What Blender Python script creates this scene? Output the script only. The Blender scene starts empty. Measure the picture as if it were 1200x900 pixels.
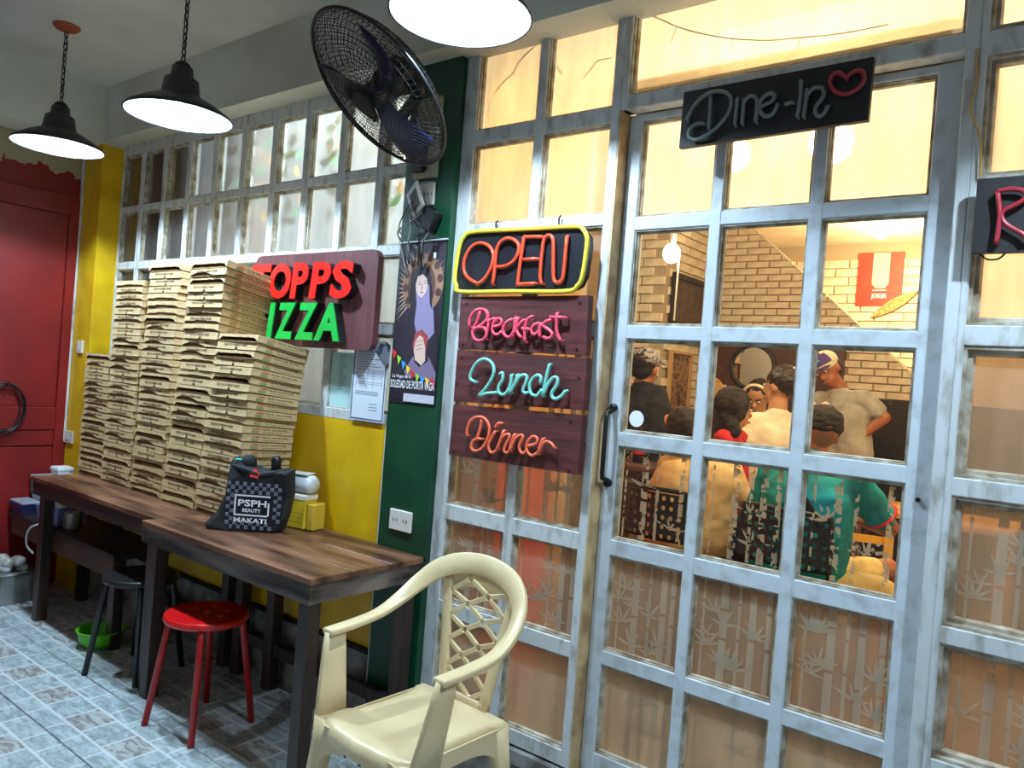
import bpy, bmesh, math, random
from mathutils import Vector, Matrix, Euler
R = math.radians
PI = math.pi
sc = bpy.context.scene
col = sc.collection
rnd = random.Random(7)

# ---------------------------------------------------------------- camera
F_PX, YAW, PITCH, ROLL = 902.2, R(-37.748), R(-0.369), R(4.448)
EYE = Vector((0, 0, 1.5))
cyw, syw, cpt, spt = math.cos(YAW), math.sin(YAW), math.cos(PITCH), math.sin(PITCH)
FWD = Vector((syw*cpt, cyw*cpt, spt))
_r = Vector((cyw, -syw, 0)); _u = _r.cross(FWD)
RIGHT = math.cos(ROLL)*_r + math.sin(ROLL)*_u
UP = -math.sin(ROLL)*_r + math.cos(ROLL)*_u
cd = bpy.data.cameras.new('camera'); cam = bpy.data.objects.new('camera', cd); col.objects.link(cam)
cam.matrix_world = Matrix((( RIGHT.x, UP.x, -FWD.x, EYE.x), (RIGHT.y, UP.y, -FWD.y, EYE.y), (RIGHT.z, UP.z, -FWD.z, EYE.z), (0,0,0,1)))
cd.sensor_width = 36; cd.lens = F_PX/1200*36; cd.clip_start = .05; cd.clip_end = 60
sc.camera = cam

# ---------------------------------------------------------------- world, exposure
sc.view_settings.view_transform = 'Standard'
sc.view_settings.look = 'None'
sc.view_settings.gamma = 1
sc.view_settings.exposure = 0.0
wd = bpy.data.worlds.new('world'); sc.world = wd; wd.use_nodes = True
wd.node_tree.nodes['Background'].inputs[0].default_value = (.74, .79, .84, 1)
wd.node_tree.nodes['Background'].inputs[1].default_value = .37

def lamp(name, kind, loc, power, color, size=.1, rot=None, sy=None):
    l = bpy.data.lights.new(name, kind); o = bpy.data.objects.new(name, l); col.objects.link(o)
    o.location = loc; l.energy = power; l.color = color
    if kind == 'AREA':
        l.size = size
        if sy: l.shape = 'RECTANGLE'; l.size_y = sy
    else: l.shadow_soft_size = size
    if rot: o.rotation_euler = rot
    return o
WARM = (1, .79, .46); COOL = (.74, .9, 1.0)
# warm bulbs of the dining room, cool light behind the long window; two added fills
lamp('dining_light', 'POINT', (-1.35, 6.45, 2.55), 75, WARM, .07)
lamp('dining_light', 'POINT', (-.95, 3.25, 2.55), 56, WARM, .08)
lamp('dining_light', 'POINT', (.45, 3.9, 2.6), 70, WARM, .1)  # added fill with no bulb of its own, brightens the people
lamp('dining_light', 'POINT', (-2.05, 4.2, 2.30), 20, (1, .80, .52), .06)
lamp('cool_light', 'POINT', (-3.0, 3.0, 2.7), 48, (.68, .86, 1), .12)
lamp('cool_light', 'AREA', (-3.05, 2.46, 2.90), 14, (.9, .95, 1), 1.3, (R(18), 0, 0), .06)  # added strip that lights the garlands from above

# ---------------------------------------------------------------- helpers
def srgb(r, g, b):
    f = lambda c: (c/255/12.92) if c/255 <= .04045 else ((c/255+.055)/1.055)**2.4
    return (f(r), f(g), f(b), 1)
_m = {}
def mat(name, rgb, rough=.6, metal=0, noise=0, scale=8, rgb2=None, bump=0, spec=.5, stretch=None, emit=None, est=1, sharp=None, coat=0, detail=6):
    if name in _m: return _m[name]
    m = bpy.data.materials.new(name); m.use_nodes = True; _m[name] = m
    nt = m.node_tree; N = nt.nodes; L = nt.links; b = N['Principled BSDF']
    c = srgb(*rgb)
    b.inputs['Base Color'].default_value = c; b.inputs['Roughness'].default_value = rough
    b.inputs['Metallic'].default_value = metal; b.inputs['Specular IOR Level'].default_value = spec
    b.inputs['Coat Weight'].default_value = coat
    if emit:
        b.inputs['Emission Color'].default_value = srgb(*emit); b.inputs['Emission Strength'].default_value = est
    if noise or bump or rgb2:
        tc = N.new('ShaderNodeTexCoord'); mp = N.new('ShaderNodeMapping'); L.new(tc.outputs['Object'], mp.inputs[0])
        if stretch: mp.inputs['Scale'].default_value = stretch
        nz = N.new('ShaderNodeTexNoise'); nz.inputs['Scale'].default_value = scale; nz.inputs['Detail'].default_value = detail
        L.new(mp.outputs[0], nz.inputs['Vector'])
        cr = N.new('ShaderNodeValToRGB'); L.new(nz.outputs[0], cr.inputs[0])
        lo, hi = sharp if sharp else (.35, .65)
        cr.color_ramp.elements[0].position = lo; cr.color_ramp.elements[1].position = hi
        c2 = srgb(*rgb2) if rgb2 else tuple(x*(1-noise) for x in c[:3])+(1,)
        cr.color_ramp.elements[0].color = c2; cr.color_ramp.elements[1].color = c
        L.new(cr.outputs[0], b.inputs['Base Color'])
        if bump:
            bp = N.new('ShaderNodeBump'); bp.inputs['Strength'].default_value = bump; bp.inputs['Distance'].default_value = .01
            L.new(nz.outputs[0], bp.inputs['Height']); L.new(bp.outputs[0], b.inputs['Normal'])
    return m
def at(x, y, Y):                       # point of the plane Y=const that lies behind pixel (x, y)
    d = RIGHT*((x-600)/F_PX) + UP*(-(y-450)/F_PX) + FWD
    return EYE + d*(Y/d.y)
def ray(x, y, t):                      # point at camera depth t
    return EYE + (RIGHT*((x-600)/F_PX) + UP*(-(y-450)/F_PX) + FWD)*t

class MB:
    """collects geometry, builds ONE mesh object; off is subtracted from every point (world -> local)"""
    def __init__(s, off=(0,0,0)): s.v = []; s.f = []; s.o = Vector(off)
    def add(s, vs, fs):
        n = len(s.v); s.v += [Vector(p)-s.o for p in vs]; s.f += [tuple(i+n for i in f) for f in fs]; return s
    def box(s, x0, x1, y0, y1, z0, z1, M=None, bev=0):
        if bev:
            b = min(bev, (x1-x0)/2.2, (y1-y0)/2.2, (z1-z0)/2.2)
            ring = [(x0+b, y0), (x1-b, y0), (x1, y0+b), (x1, y1-b), (x1-b, y1), (x0+b, y1), (x0, y1-b), (x0, y0+b)]
            cx, cy = (x0+x1)/2, (y0+y1)/2
            ins = [(p[0]+(b if p[0]<cx else -b)*(1 if abs(abs(p[0]-cx)-(x1-x0)/2)<1e-9 else 0), p[1]+(b if p[1]<cy else -b)*(1 if abs(abs(p[1]-cy)-(y1-y0)/2)<1e-9 else 0)) for p in ring]
            vs = [(p[0], p[1], z0) for p in ins]+[(p[0], p[1], z0+b) for p in ring]+[(p[0], p[1], z1-b) for p in ring]+[(p[0], p[1], z1) for p in ins]
            fs = [tuple(range(7, -1, -1)), tuple(range(24, 32))]
            for k in range(3):
                for i in range(8):
                    j = (i+1) % 8; fs.append((k*8+i, k*8+j, k*8+8+j, k*8+8+i))
        else:
            vs = [(x0,y0,z0),(x1,y0,z0),(x1,y1,z0),(x0,y1,z0),(x0,y0,z1),(x1,y0,z1),(x1,y1,z1),(x0,y1,z1)]
            fs = [(3,2,1,0),(4,5,6,7),(0,1,5,4),(1,2,6,5),(2,3,7,6),(3,0,4,7)]
        if M: vs = [M @ Vector(p) for p in vs]
        return s.add(vs, fs)
    def prism(s, pts, lo, hi, axis='y', M=None):        # pts in the two other axes (x,z for y)
        def P(a, b, c): return {'y': (a, c, b), 'z': (a, b, c), 'x': (c, a, b)}[axis]
        n = len(pts); vs = [P(p[0], p[1], lo) for p in pts]+[P(p[0], p[1], hi) for p in pts]
        fs = [tuple(range(n)), tuple(range(2*n-1, n-1, -1))]+[(i, (i+1) % n+0, (i+1) % n+n, i+n) for i in range(n)]
        if M: vs = [M @ Vector(p) for p in vs]
        return s.add(vs, fs)
    def tube(s, pts, r, n=8, closed=False, cap=True, flat=1.0, M=None):
        pts = [Vector(p) for p in pts]; m = len(pts)
        rr = r if isinstance(r, (list, tuple)) else [r]*m
        T = []
        for i in range(m):
            a = pts[(i-1) % m] if closed or i else pts[0]; b = pts[(i+1) % m] if closed or i < m-1 else pts[-1]
            d = (b-a); T.append(d.normalized() if d.length > 1e-9 else Vector((0,0,1)))
        ref = Vector((0,0,1)) if abs(T[0].z) < .9 else Vector((1,0,0))
        nrm = (ref - T[0]*ref.dot(T[0])).normalized()
        vs = []
        for i in range(m):
            nrm = (nrm - T[i]*nrm.dot(T[i]))
            nrm = nrm.normalized() if nrm.length > 1e-6 else T[i].orthogonal().normalized()
            bn = T[i].cross(nrm)
            for k in range(n):
                a = 2*PI*k/n
                vs.append(pts[i] + (nrm*math.cos(a) + bn*math.sin(a)*flat)*rr[i])
        fs = []
        for i in range(m if closed else m-1):
            for k in range(n):
                a = i*n+k; b = i*n+(k+1) % n; c = ((i+1) % m)*n
                fs.append((a, b, c+(k+1) % n, c+k))
        if cap and not closed: fs += [tuple(range(n-1, -1, -1)), tuple(range((m-1)*n, m*n))]
        if M: vs = [M @ Vector(p) for p in vs]
        return s.add(vs, fs)
    def ribbon(s, pts, sides, w, t, M=None, e=.35):       # rounded-rectangle section: width w along side, thickness t
        pts = [Vector(p) for p in pts]; m = len(pts); vs = []
        ws = w if isinstance(w, (list, tuple)) else [w]*m; ts = t if isinstance(t, (list, tuple)) else [t]*m
        for i in range(m):
            T = (pts[min(i+1, m-1)]-pts[max(i-1, 0)]).normalized()
            sd = Vector(sides[i] if isinstance(sides, list) else sides); sd = (sd-T*sd.dot(T)).normalized(); nn = T.cross(sd)
            a, b = ws[i]/2, ts[i]/2; c = min(a, b)*e
            for (x, y) in ((a, b-c), (a-c, b), (-a+c, b), (-a, b-c), (-a, -b+c), (-a+c, -b), (a-c, -b), (a, -b+c)):
                vs.append(pts[i]+sd*x+nn*y)
        fs = [tuple(range(7, -1, -1)), tuple(range((m-1)*8, m*8))]
        for i in range(m-1):
            for k in range(8): fs.append((i*8+k, i*8+(k+1) % 8, i*8+8+(k+1) % 8, i*8+8+k))
        if M: vs = [M @ Vector(p) for p in vs]
        return s.add(vs, fs)
    def lathe(s, prof, n=24, c=(0,0,0), M=None):
        c = Vector(c); vs = []; fs = []
        for (r, z) in prof:
            for k in range(n): a = 2*PI*k/n; vs.append(c+Vector((r*math.cos(a), r*math.sin(a), z)))
        for i in range(len(prof)-1):
            for k in range(n): fs.append((i*n+k, i*n+(k+1) % n, (i+1)*n+(k+1) % n, (i+1)*n+k))
        if M: vs = [M @ Vector(p) for p in vs]
        return s.add(vs, fs)
    def disc(s, r, n, c, M=None, rx=None):
        vs = [Vector((r*math.cos(2*PI*k/n), (rx or r)*math.sin(2*PI*k/n), 0)) for k in range(n)]
        vs = [(M @ p if M else p)+Vector(c) for p in vs]; return s.add(vs, [tuple(range(n))])
    def ell(s, c, r, n=12, m=8, rot=None):
        c = Vector(c); vs = []; fs = []
        Q = rot if rot else Matrix.Identity(3)
        for i in range(m+1):
            th = PI*i/m
            for k in range(n):
                ph = 2*PI*k/n
                vs.append(c + Q @ Vector((r[0]*math.sin(th)*math.cos(ph), r[1]*math.sin(th)*math.sin(ph), r[2]*math.cos(th))))
        for i in range(m):
            for k in range(n): fs.append((i*n+k, (i+1)*n+k, (i+1)*n+(k+1) % n, i*n+(k+1) % n))
        return s.add(vs, fs)
    def cap2(s, a, b, ra, rb, n=10):                     # tapered capsule
        a = Vector(a); b = Vector(b); d = (b-a); L = max(d.length, 1e-5); d = d/L
        k = 4; pts = []; rs = []
        for i in range(k): th = PI/2*(1-i/k); pts.append(a-d*ra*math.sin(th)); rs.append(max(ra*math.cos(th), 1e-4))
        pts += [a, b]; rs += [ra, rb]
        for i in range(1, k+1): th = PI/2*i/k; pts.append(b+d*rb*math.sin(th)); rs.append(max(rb*math.cos(th), 1e-4))
        return s.tube(pts, rs, n)
    def data(s, name, m, smooth=False):
        me = bpy.data.meshes.new(name); me.from_pydata([tuple(p) for p in s.v], [], s.f); me.materials.append(m)
        bm = bmesh.new(); bm.from_mesh(me)
        if smooth: bmesh.ops.remove_doubles(bm, verts=bm.verts, dist=1e-6)
        bmesh.ops.recalc_face_normals(bm, faces=bm.faces); bm.to_mesh(me); bm.free()
        if smooth:
            for p in me.polygons: p.use_smooth = True
        return me
    def build(s, name, m, parent=None, smooth=False, kind=None):
        o = bpy.data.objects.new(name, s.data(name, m, smooth)); col.objects.link(o)
        if parent: o.parent = parent
        if kind: o['kind'] = kind
        return o
def inst(name, me, parent=None, loc=(0,0,0), rot=(0,0,0), kind=None):
    o = bpy.data.objects.new(name, me); col.objects.link(o); o.location = loc; o.rotation_euler = rot
    if parent: o.parent = parent
    if kind: o['kind'] = kind
    return o
def tag(o, label, cat, group=None):
    o['label'] = label; o['category'] = cat
    if group: o['group'] = group
    return o
def thing(name, label, cat, loc=(0,0,0), rot=(0,0,0), group=None):
    o = bpy.data.objects.new(name, None); col.objects.link(o); o.empty_display_size = .05
    o.location = loc; o.rotation_euler = rot
    return tag(o, label, cat, group)
def struct(name, mb, m, parent=None, smooth=False):
    o = mb.build(name, m, parent, smooth)
    if not parent: o['kind'] = 'structure'
    return o
def kids(o): return [c for c in bpy.data.objects if c.parent == o]
def dup(root, loc, rot=None, label=None, group=None):
    def cp(o, par):
        c = o.copy(); col.objects.link(c); c.parent = par
        for ch in kids(o): cp(ch, c)
        return c
    src = kids(root)
    r = root.copy(); col.objects.link(r); r.location = loc
    if rot is not None: r.rotation_euler = rot
    if label: r['label'] = label
    if group: r['group'] = group
    for ch in src: cp(ch, r)
    return r
def text_mesh(txt, size, ext, offset=0, res=2, shear=0, align='CENTER', space=1.0):
    cu = bpy.data.curves.new('t', 'FONT'); cu.body = txt; cu.size = size; cu.extrude = ext; cu.offset = offset
    cu.resolution_u = res; cu.shear = shear; cu.align_x = align; cu.align_y = 'CENTER'; cu.space_character = space
    o = bpy.data.objects.new('t', cu); col.objects.link(o)
    bpy.context.view_layer.update()
    me = bpy.data.meshes.new_from_object(o.evaluated_get(bpy.context.evaluated_depsgraph_get()))
    bpy.data.objects.remove(o); bpy.data.curves.remove(cu)
    return me
def text_fit(txt, x0, x1, z0, z1, Y, ext, m, parent, off, name='lettering', offset=0, shear=0, res=3, space=1.0):
    """text standing on a plane facing -Y, stretched to the rectangle x0..x1, z0..z1"""
    me = text_mesh(txt, 1, 0, offset, res, shear, 'LEFT', space)
    xs = [v.co.x for v in me.vertices]; ys = [v.co.y for v in me.vertices]
    sx = (x1-x0)/(max(xs)-min(xs)); sz = (z1-z0)/(max(ys)-min(ys)); mx, my = min(xs), min(ys)
    bm = bmesh.new(); bm.from_mesh(me)
    if ext:
        r = bmesh.ops.extrude_face_region(bm, geom=bm.faces[:])
        bmesh.ops.translate(bm, verts=[g for g in r['geom'] if isinstance(g, bmesh.types.BMVert)], vec=(0, 0, 1))
    bmesh.ops.recalc_face_normals(bm, faces=bm.faces) if ext else None
    bm.to_mesh(me); bm.free()
    for v in me.vertices:
        x, y, z = v.co
        v.co = Vector((x0+(x-mx)*sx, Y-ext*z, z0+(y-my)*sz))-Vector(off)
    for p in me.polygons: p.use_smooth = False
    me.materials.clear(); me.materials.append(m)
    return inst(name, me, parent)
# ---------------------------------------------------------------- materials
CONC = mat('painted_concrete', (150,150,142), .85, noise=1, scale=2.2, rgb2=(126,122,110), bump=.15)
CEIL = mat('ceiling_paint', (206,210,204), .9, noise=1, scale=1.3, rgb2=(182,184,174), bump=.1, sharp=(.3,.6))
BEAM = mat('beam_paint', (208,212,204), .9, noise=1, scale=1.7, rgb2=(182,182,168), bump=.12, sharp=(.3,.6))
YEL = mat('yellow_paint', (222,180,16), .42, noise=1, scale=5, rgb2=(200,156,12), bump=.05)
GRN = mat('green_paint', (15,70,44), .38, noise=1, scale=6, rgb2=(10,54,34), bump=.08)
KERB = mat('kerb_concrete', (150,150,146), .9, noise=1, scale=9, rgb2=(88,84,78), bump=.4)
WHT = mat('white_frame_paint', (196,200,200), .5, noise=1, scale=26, rgb2=(146,142,132), bump=.25, stretch=(1,1,.35), sharp=(.28,.5), detail=9)
WHT2 = mat('white_sash_paint', (192,200,206), .48, noise=1, scale=16, rgb2=(158,162,160), bump=.2, sharp=(.25,.5), detail=8)
BEAD = mat('grimy_bead', (190,186,172), .6, noise=1, scale=22, rgb2=(128,112,88), bump=.15, sharp=(.35,.65))
BLK = mat('black_plastic', (16,16,18), .4)
IRON = mat('dark_iron', (22,20,20), .5, metal=.3)
ENAMEL = mat('black_enamel_shade', (26,25,26), .42, noise=1, scale=12, rgb2=(44,42,42))
WENAM = mat('white_enamel', (228,236,240), .5, noise=1, scale=50, rgb2=(205,214,220), sharp=(.6,.75))
RED = mat('red_wall_paint', (128,14,13), .5, noise=1, scale=3, rgb2=(112,10,11), bump=.05)
CREAM = mat('cream_plastic', (222,202,160), .36, noise=1, scale=5, rgb2=(210,188,144))
WOODT = mat('worn_table_top', (146,104,76), .34, noise=1, scale=4, rgb2=(58,32,24), bump=.25, stretch=(.5,3,1), sharp=(.38,.72), detail=10)
WOODG = mat('grey_worn_wood', (124,112,104), .55, noise=1, scale=6, rgb2=(34,26,24), bump=.3, stretch=(.4,1,3), sharp=(.35,.7), detail=9)
WOODD = mat('dark_table_wood', (44,34,31), .5, noise=1, scale=7, rgb2=(26,20,19), bump=.2, stretch=(.5,1,3))
LEGW = mat('dark_leg_wood', (62,44,38), .45, noise=1, scale=8, rgb2=(34,26,24), bump=.2, stretch=(3,3,.4))
SIGNW = mat('maroon_stained_board', (92,40,38), .6, noise=1, scale=7, rgb2=(66,28,28), bump=.35, stretch=(.5,1,6), detail=8)
SIGNW2 = mat('topps_board_wood', (98,52,54), .6, noise=1, scale=7, rgb2=(78,40,42), bump=.3, stretch=(5,1,.5), detail=8)
CARD = mat('cardboard', (214,188,142), .8, noise=1, scale=14, rgb2=(196,168,120), stretch=(1,1,5))
CARDIN = mat('cardboard_inner', (150,118,76), .9)
INK = mat('brown_ink', (70,46,28), .8)
PAPER = mat('white_paper', (232,234,236), .7)
METAL = mat('steel', (170,172,172), .3, metal=1)
SKIN = mat('skin', (186,122,84), .5, noise=1, scale=8, rgb2=(172,106,70))
HAIR = mat('black_hair', (26,20,18), .8, noise=1, scale=40, rgb2=(44,32,26), stretch=(1,1,.2), bump=.5)

def glass_mat():
    m = bpy.data.materials.new('clear_glass'); m.use_nodes = True; nt = m.node_tree; N = nt.nodes; L = nt.links; N.clear()
    out = N.new('ShaderNodeOutputMaterial'); mx = N.new('ShaderNodeMixShader'); tr = N.new('ShaderNodeBsdfTransparent'); gl = N.new('ShaderNodeBsdfGlossy')
    fr = N.new('ShaderNodeFresnel'); fr.inputs[0].default_value = 1.35; gl.inputs['Roughness'].default_value = .02
    tr.inputs[0].default_value = (.97, .97, .95, 1)
    L.new(fr.outputs[0], mx.inputs[0]); L.new(tr.outputs[0], mx.inputs[1]); L.new(gl.outputs[0], mx.inputs[2]); L.new(mx.outputs[0], out.inputs[0])
    return m
CLEAR = glass_mat()
def thru_mat():
    m = bpy.data.materials.new('glass_back_face'); m.use_nodes = True; nt = m.node_tree; N = nt.nodes; N.clear()
    out = N.new('ShaderNodeOutputMaterial'); tr = N.new('ShaderNodeBsdfTransparent'); nt.links.new(tr.outputs[0], out.inputs[0]); return m
THRU = thru_mat()
def frosted(name, tint, wt, wr, wd, rough=.2, scale=5, grain=(.8, 1)):
    """wt translucent, wr rough see-through, wd dusty diffuse share"""
    m = bpy.data.materials.new(name); m.use_nodes = True; nt = m.node_tree; N = nt.nodes; L = nt.links; N.clear()
    out = N.new('ShaderNodeOutputMaterial'); t = N.new('ShaderNodeBsdfTranslucent'); r = N.new('ShaderNodeBsdfRefraction'); d = N.new('ShaderNodeBsdfDiffuse')
    c = srgb(*tint)
    tc = N.new('ShaderNodeTexCoord'); mp = N.new('ShaderNodeMapping'); mp.inputs['Scale'].default_value = (3, 1, .8); L.new(tc.outputs['Object'], mp.inputs[0])
    nz = N.new('ShaderNodeTexNoise'); nz.inputs['Scale'].default_value = scale; nz.inputs['Detail'].default_value = 5; L.new(mp.outputs[0], nz.inputs['Vector'])
    cr = N.new('ShaderNodeValToRGB'); L.new(nz.outputs[0], cr.inputs[0])
    cr.color_ramp.elements[0].position = .3; cr.color_ramp.elements[1].position = .7
    cr.color_ramp.elements[0].color = tuple(x*grain[0] for x in c[:3])+(1,); cr.color_ramp.elements[1].color = tuple(x*grain[1] for x in c[:3])+(1,)
    for n in (t, r, d): L.new(cr.outputs[0], n.inputs['Color'])
    r.inputs['Roughness'].default_value = rough; r.inputs['IOR'].default_value = 1.05
    a = N.new('ShaderNodeMixShader'); b = N.new('ShaderNodeMixShader')
    a.inputs[0].default_value = wr/(wt+wr); L.new(t.outputs[0], a.inputs[1]); L.new(r.outputs[0], a.inputs[2])
    b.inputs[0].default_value = wd/(wt+wr+wd); L.new(a.outputs[0], b.inputs[1]); L.new(d.outputs[0], b.inputs[2])
    L.new(b.outputs[0], out.inputs[0]); return m
FROST = frosted('frosted_glass', (252,248,240), .62, .34, .04, .28)
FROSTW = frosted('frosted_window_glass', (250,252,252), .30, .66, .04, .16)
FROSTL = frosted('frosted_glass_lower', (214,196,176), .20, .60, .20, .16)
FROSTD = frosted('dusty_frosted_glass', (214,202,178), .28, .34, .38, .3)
ETCH = frosted('etched_white', (214,200,172), .55, .25, .25, .3)
def patchy(m):                                        # worn etching: scraped away in flecks
    nt = m.node_tree; N = nt.nodes; L = nt.links; out = [n for n in N if n.type == 'OUTPUT_MATERIAL'][0]; src = out.inputs[0].links[0].from_socket
    tc = N.new('ShaderNodeTexCoord'); nz = N.new('ShaderNodeTexNoise'); nz.inputs['Scale'].default_value = 55; nz.inputs['Detail'].default_value = 5; L.new(tc.outputs['Object'], nz.inputs['Vector'])
    cr = N.new('ShaderNodeValToRGB'); cr.color_ramp.elements[0].position = .50; cr.color_ramp.elements[1].position = .54; L.new(nz.outputs[0], cr.inputs[0])
    tr = N.new('ShaderNodeBsdfTransparent'); mx = N.new('ShaderNodeMixShader'); L.new(cr.outputs[0], mx.inputs[0]); L.new(src, mx.inputs[1]); L.new(tr.outputs[0], mx.inputs[2]); L.new(mx.outputs[0], out.inputs[0])
patchy(ETCH)
ETCH2 = frosted('worn_etching', (206,198,178), .30, .2, .36, .4)
LEAFT = frosted('garland_leaf', (70,160,70), .6, .02, .38)
PETAL = frosted('garland_yellow', (255,190,50), .6, .02, .38)

def tile_mat():
    m = bpy.data.materials.new('patterned_floor_tile'); m.use_nodes = True; nt = m.node_tree; N = nt.nodes; L = nt.links; b = N['Principled BSDF']
    tc = N.new('ShaderNodeTexCoord'); sp = N.new('ShaderNodeSeparateXYZ'); L.new(tc.outputs['Object'], sp.inputs[0])
    def M(op, a, b_=None, c_=None):
        n = N.new('ShaderNodeMath'); n.operation = op
        for i, x in enumerate((a, b_, c_)):
            if x is None: continue
            if isinstance(x, (int, float)): n.inputs[i].default_value = x
            else: L.new(x, n.inputs[i])
        return n.outputs[0]
    u = M('ADD', M('DIVIDE', sp.outputs[0], .325), .5); v = M('ADD', M('DIVIDE', sp.outputs[1], .3275), .5)
    near = lambda x, a, w: M('LESS_THAN', M('ABSOLUTE', M('SUBTRACT', x, a)), w)
    rng = lambda x, a, c: M('MULTIPLY', M('GREATER_THAN', x, a), M('LESS_THAN', x, c))
    ln = None
    W = .017
    for e in (near(v, .25, W), near(v, .69, W),
              M('MULTIPLY', near(u, .34, W), rng(v, -1, .25)), M('MULTIPLY', near(u, .78, W), rng(v, -1, .25)),
              M('MULTIPLY', near(u, .22, W), rng(v, .25, .69)), M('MULTIPLY', near(u, .70, W), rng(v, .25, .69)),
              M('MULTIPLY', near(u, .46, W), rng(v, .69, 2)), M('MULTIPLY', near(u, .86, W), rng(v, .69, 2))):
        ln = e if ln is None else M('MAXIMUM', ln, e)
    ctr = M('MULTIPLY', rng(u, .22, .70), rng(v, .25, .69))
    oi = N.new('ShaderNodeObjectInfo'); cb = N.new('ShaderNodeCombineXYZ'); L.new(M('MULTIPLY', oi.outputs['Random'], 40), cb.inputs[2])
    va = N.new('ShaderNodeVectorMath'); va.operation = 'ADD'; L.new(tc.outputs['Object'], va.inputs[0]); L.new(cb.outputs[0], va.inputs[1])
    mp = N.new('ShaderNodeMapping'); mp.inputs['Rotation'].default_value = (0, 0, .5); mp.inputs['Scale'].default_value = (.6, 1.8, 1); L.new(va.outputs[0], mp.inputs[0])
    nz = N.new('ShaderNodeTexNoise'); nz.inputs['Scale'].default_value = 22; nz.inputs['Detail'].default_value = 7; nz.inputs['Distortion'].default_value = .8; L.new(mp.outputs[0], nz.inputs['Vector'])
    c1 = N.new('ShaderNodeValToRGB'); L.new(nz.outputs[0], c1.inputs[0]); e = c1.color_ramp.elements
    e[0].position = .34; e[1].position = .66; e[0].color = srgb(134,146,148); e[1].color = srgb(190,202,204)
    c2 = N.new('ShaderNodeValToRGB'); L.new(nz.outputs[0], c2.inputs[0]); e = c2.color_ramp.elements
    e[0].position = .4; e[1].position = .58; e[0].color = srgb(128,124,120); e[1].color = srgb(184,188,186)
    mx = N.new('ShaderNodeMixRGB'); L.new(ctr, mx.inputs[0]); L.new(c1.outputs[0], mx.inputs[1]); L.new(c2.outputs[0], mx.inputs[2])
    my = N.new('ShaderNodeMixRGB'); L.new(M('MULTIPLY', ln, .8), my.inputs[0]); L.new(mx.outputs[0], my.inputs[1]); my.inputs[2].default_value = srgb(214,222,222)
    L.new(my.outputs[0], b.inputs['Base Color']); b.inputs['Roughness'].default_value = .34
    return m
TILE = tile_mat()
def brick_mat(name, a, c):
    m = mat(name, a, .75, noise=1, scale=14, rgb2=c, bump=.4); return m
BRK = brick_mat('painted_brick', (226,210,186), (200,180,152)); MORT = mat('grey_mortar', (172,152,126), .9)

# ---------------------------------------------------------------- setting: outside
W_ = 2.25
fl = MB().box(-5.4, 3.0, -2.6, 2.25, -.05, -.004)
floor = struct('floor', fl, mat('tile_joint', (44,44,44), .9))
tm = MB().box(-.1605, .1605, -.1618, .1618, -.012, 0, bev=.0022).data('tile', TILE)
for i in range(-16, 14):
    for j in range(-8, 3):
        x = -2.972+.325*(i+.5); y = 1.645+.3275*(j+.5)
        if x < -5.17 or y > 2.24: continue
        inst('tile', tm, floor, (x, y, rnd.uniform(-.0006, .0006)))
tmh = MB().box(-.1605, .1605, -.1, .134, -.012, 0, bev=.002).data('tile', TILE)
struct('ceiling', MB().box(-5.4, 3.0, -2.6, 2.5, 3.08, 3.2), CEIL)
struct('trim_1', MB().box(-4.92, 3.0, 2.125, 2.5, 2.752, 3.08), BEAM)              # concrete beam over the windows
struct('trim_2', MB().box(-5.17, -4.92, -2.6, 2.5, 2.735, 3.08), BEAM)            # beam over the red wall
struct('trim_3', MB().box(-5.17, -4.92, 2.125, 2.5, 0, 2.735), YEL)               # yellow corner column
# red wall with a bare, ragged strip at the top (the edge of the paint is in the material)
def red_mat():
    m = mat('red_paint_ragged_top', (150,18,16), .45); nt = m.node_tree; N = nt.nodes; L = nt.links; b = N['Principled BSDF']
    tc = N.new('ShaderNodeTexCoord'); sp = N.new('ShaderNodeSeparateXYZ'); L.new(tc.outputs['Object'], sp.inputs[0])
    nz = N.new('ShaderNodeTexNoise'); nz.inputs['Scale'].default_value = 9; nz.inputs['Detail'].default_value = 6; L.new(tc.outputs['Object'], nz.inputs['Vector'])
    a = N.new('ShaderNodeMath'); a.operation = 'MULTIPLY_ADD'; L.new(nz.outputs[0], a.inputs[0]); a.inputs[1].default_value = .22; L.new(sp.outputs[2], a.inputs[2])
    g = N.new('ShaderNodeMath'); g.operation = 'GREATER_THAN'; L.new(a.outputs[0], g.inputs[0]); g.inputs[1].default_value = 2.66
    n2 = N.new('ShaderNodeTexNoise'); n2.inputs['Scale'].default_value = 2.5; L.new(tc.outputs['Object'], n2.inputs['Vector'])
    c = N.new('ShaderNodeValToRGB'); L.new(n2.outputs[0], c.inputs[0]); c.color_ramp.elements[0].color = srgb(108,10,12); c.color_ramp.elements[1].color = srgb(134,16,15)
    mx = N.new('ShaderNodeMixRGB'); L.new(g.outputs[0], mx.inputs[0]); L.new(c.outputs[0], mx.inputs[1]); mx.inputs[2].default_value = srgb(160,148,120)
    L.new(mx.outputs[0], b.inputs['Base Color']); return m
RW = red_mat()
struct('wall_left', MB().box(-5.4, -5.17, -2.6, 2.125, 0, 2.735), RW)
def onX(x, y, X):
    d = RIGHT*((x-600)/F_PX)+UP*(-(y-450)/F_PX)+FWD; return EYE+d*(X/d.x)
dz1 = onX(63, 477, -5.17).z; dy1 = onX(64, 477, -5.17).y
d2 = thing('door_1', 'wide red wooden door on the left wall', 'door', (-5.17, 1.0, 0)); del d2['label'], d2['category']; d2['kind'] = 'structure'
o_ = (-5.17, 1.0, 0)
zt = 2.42
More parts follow.
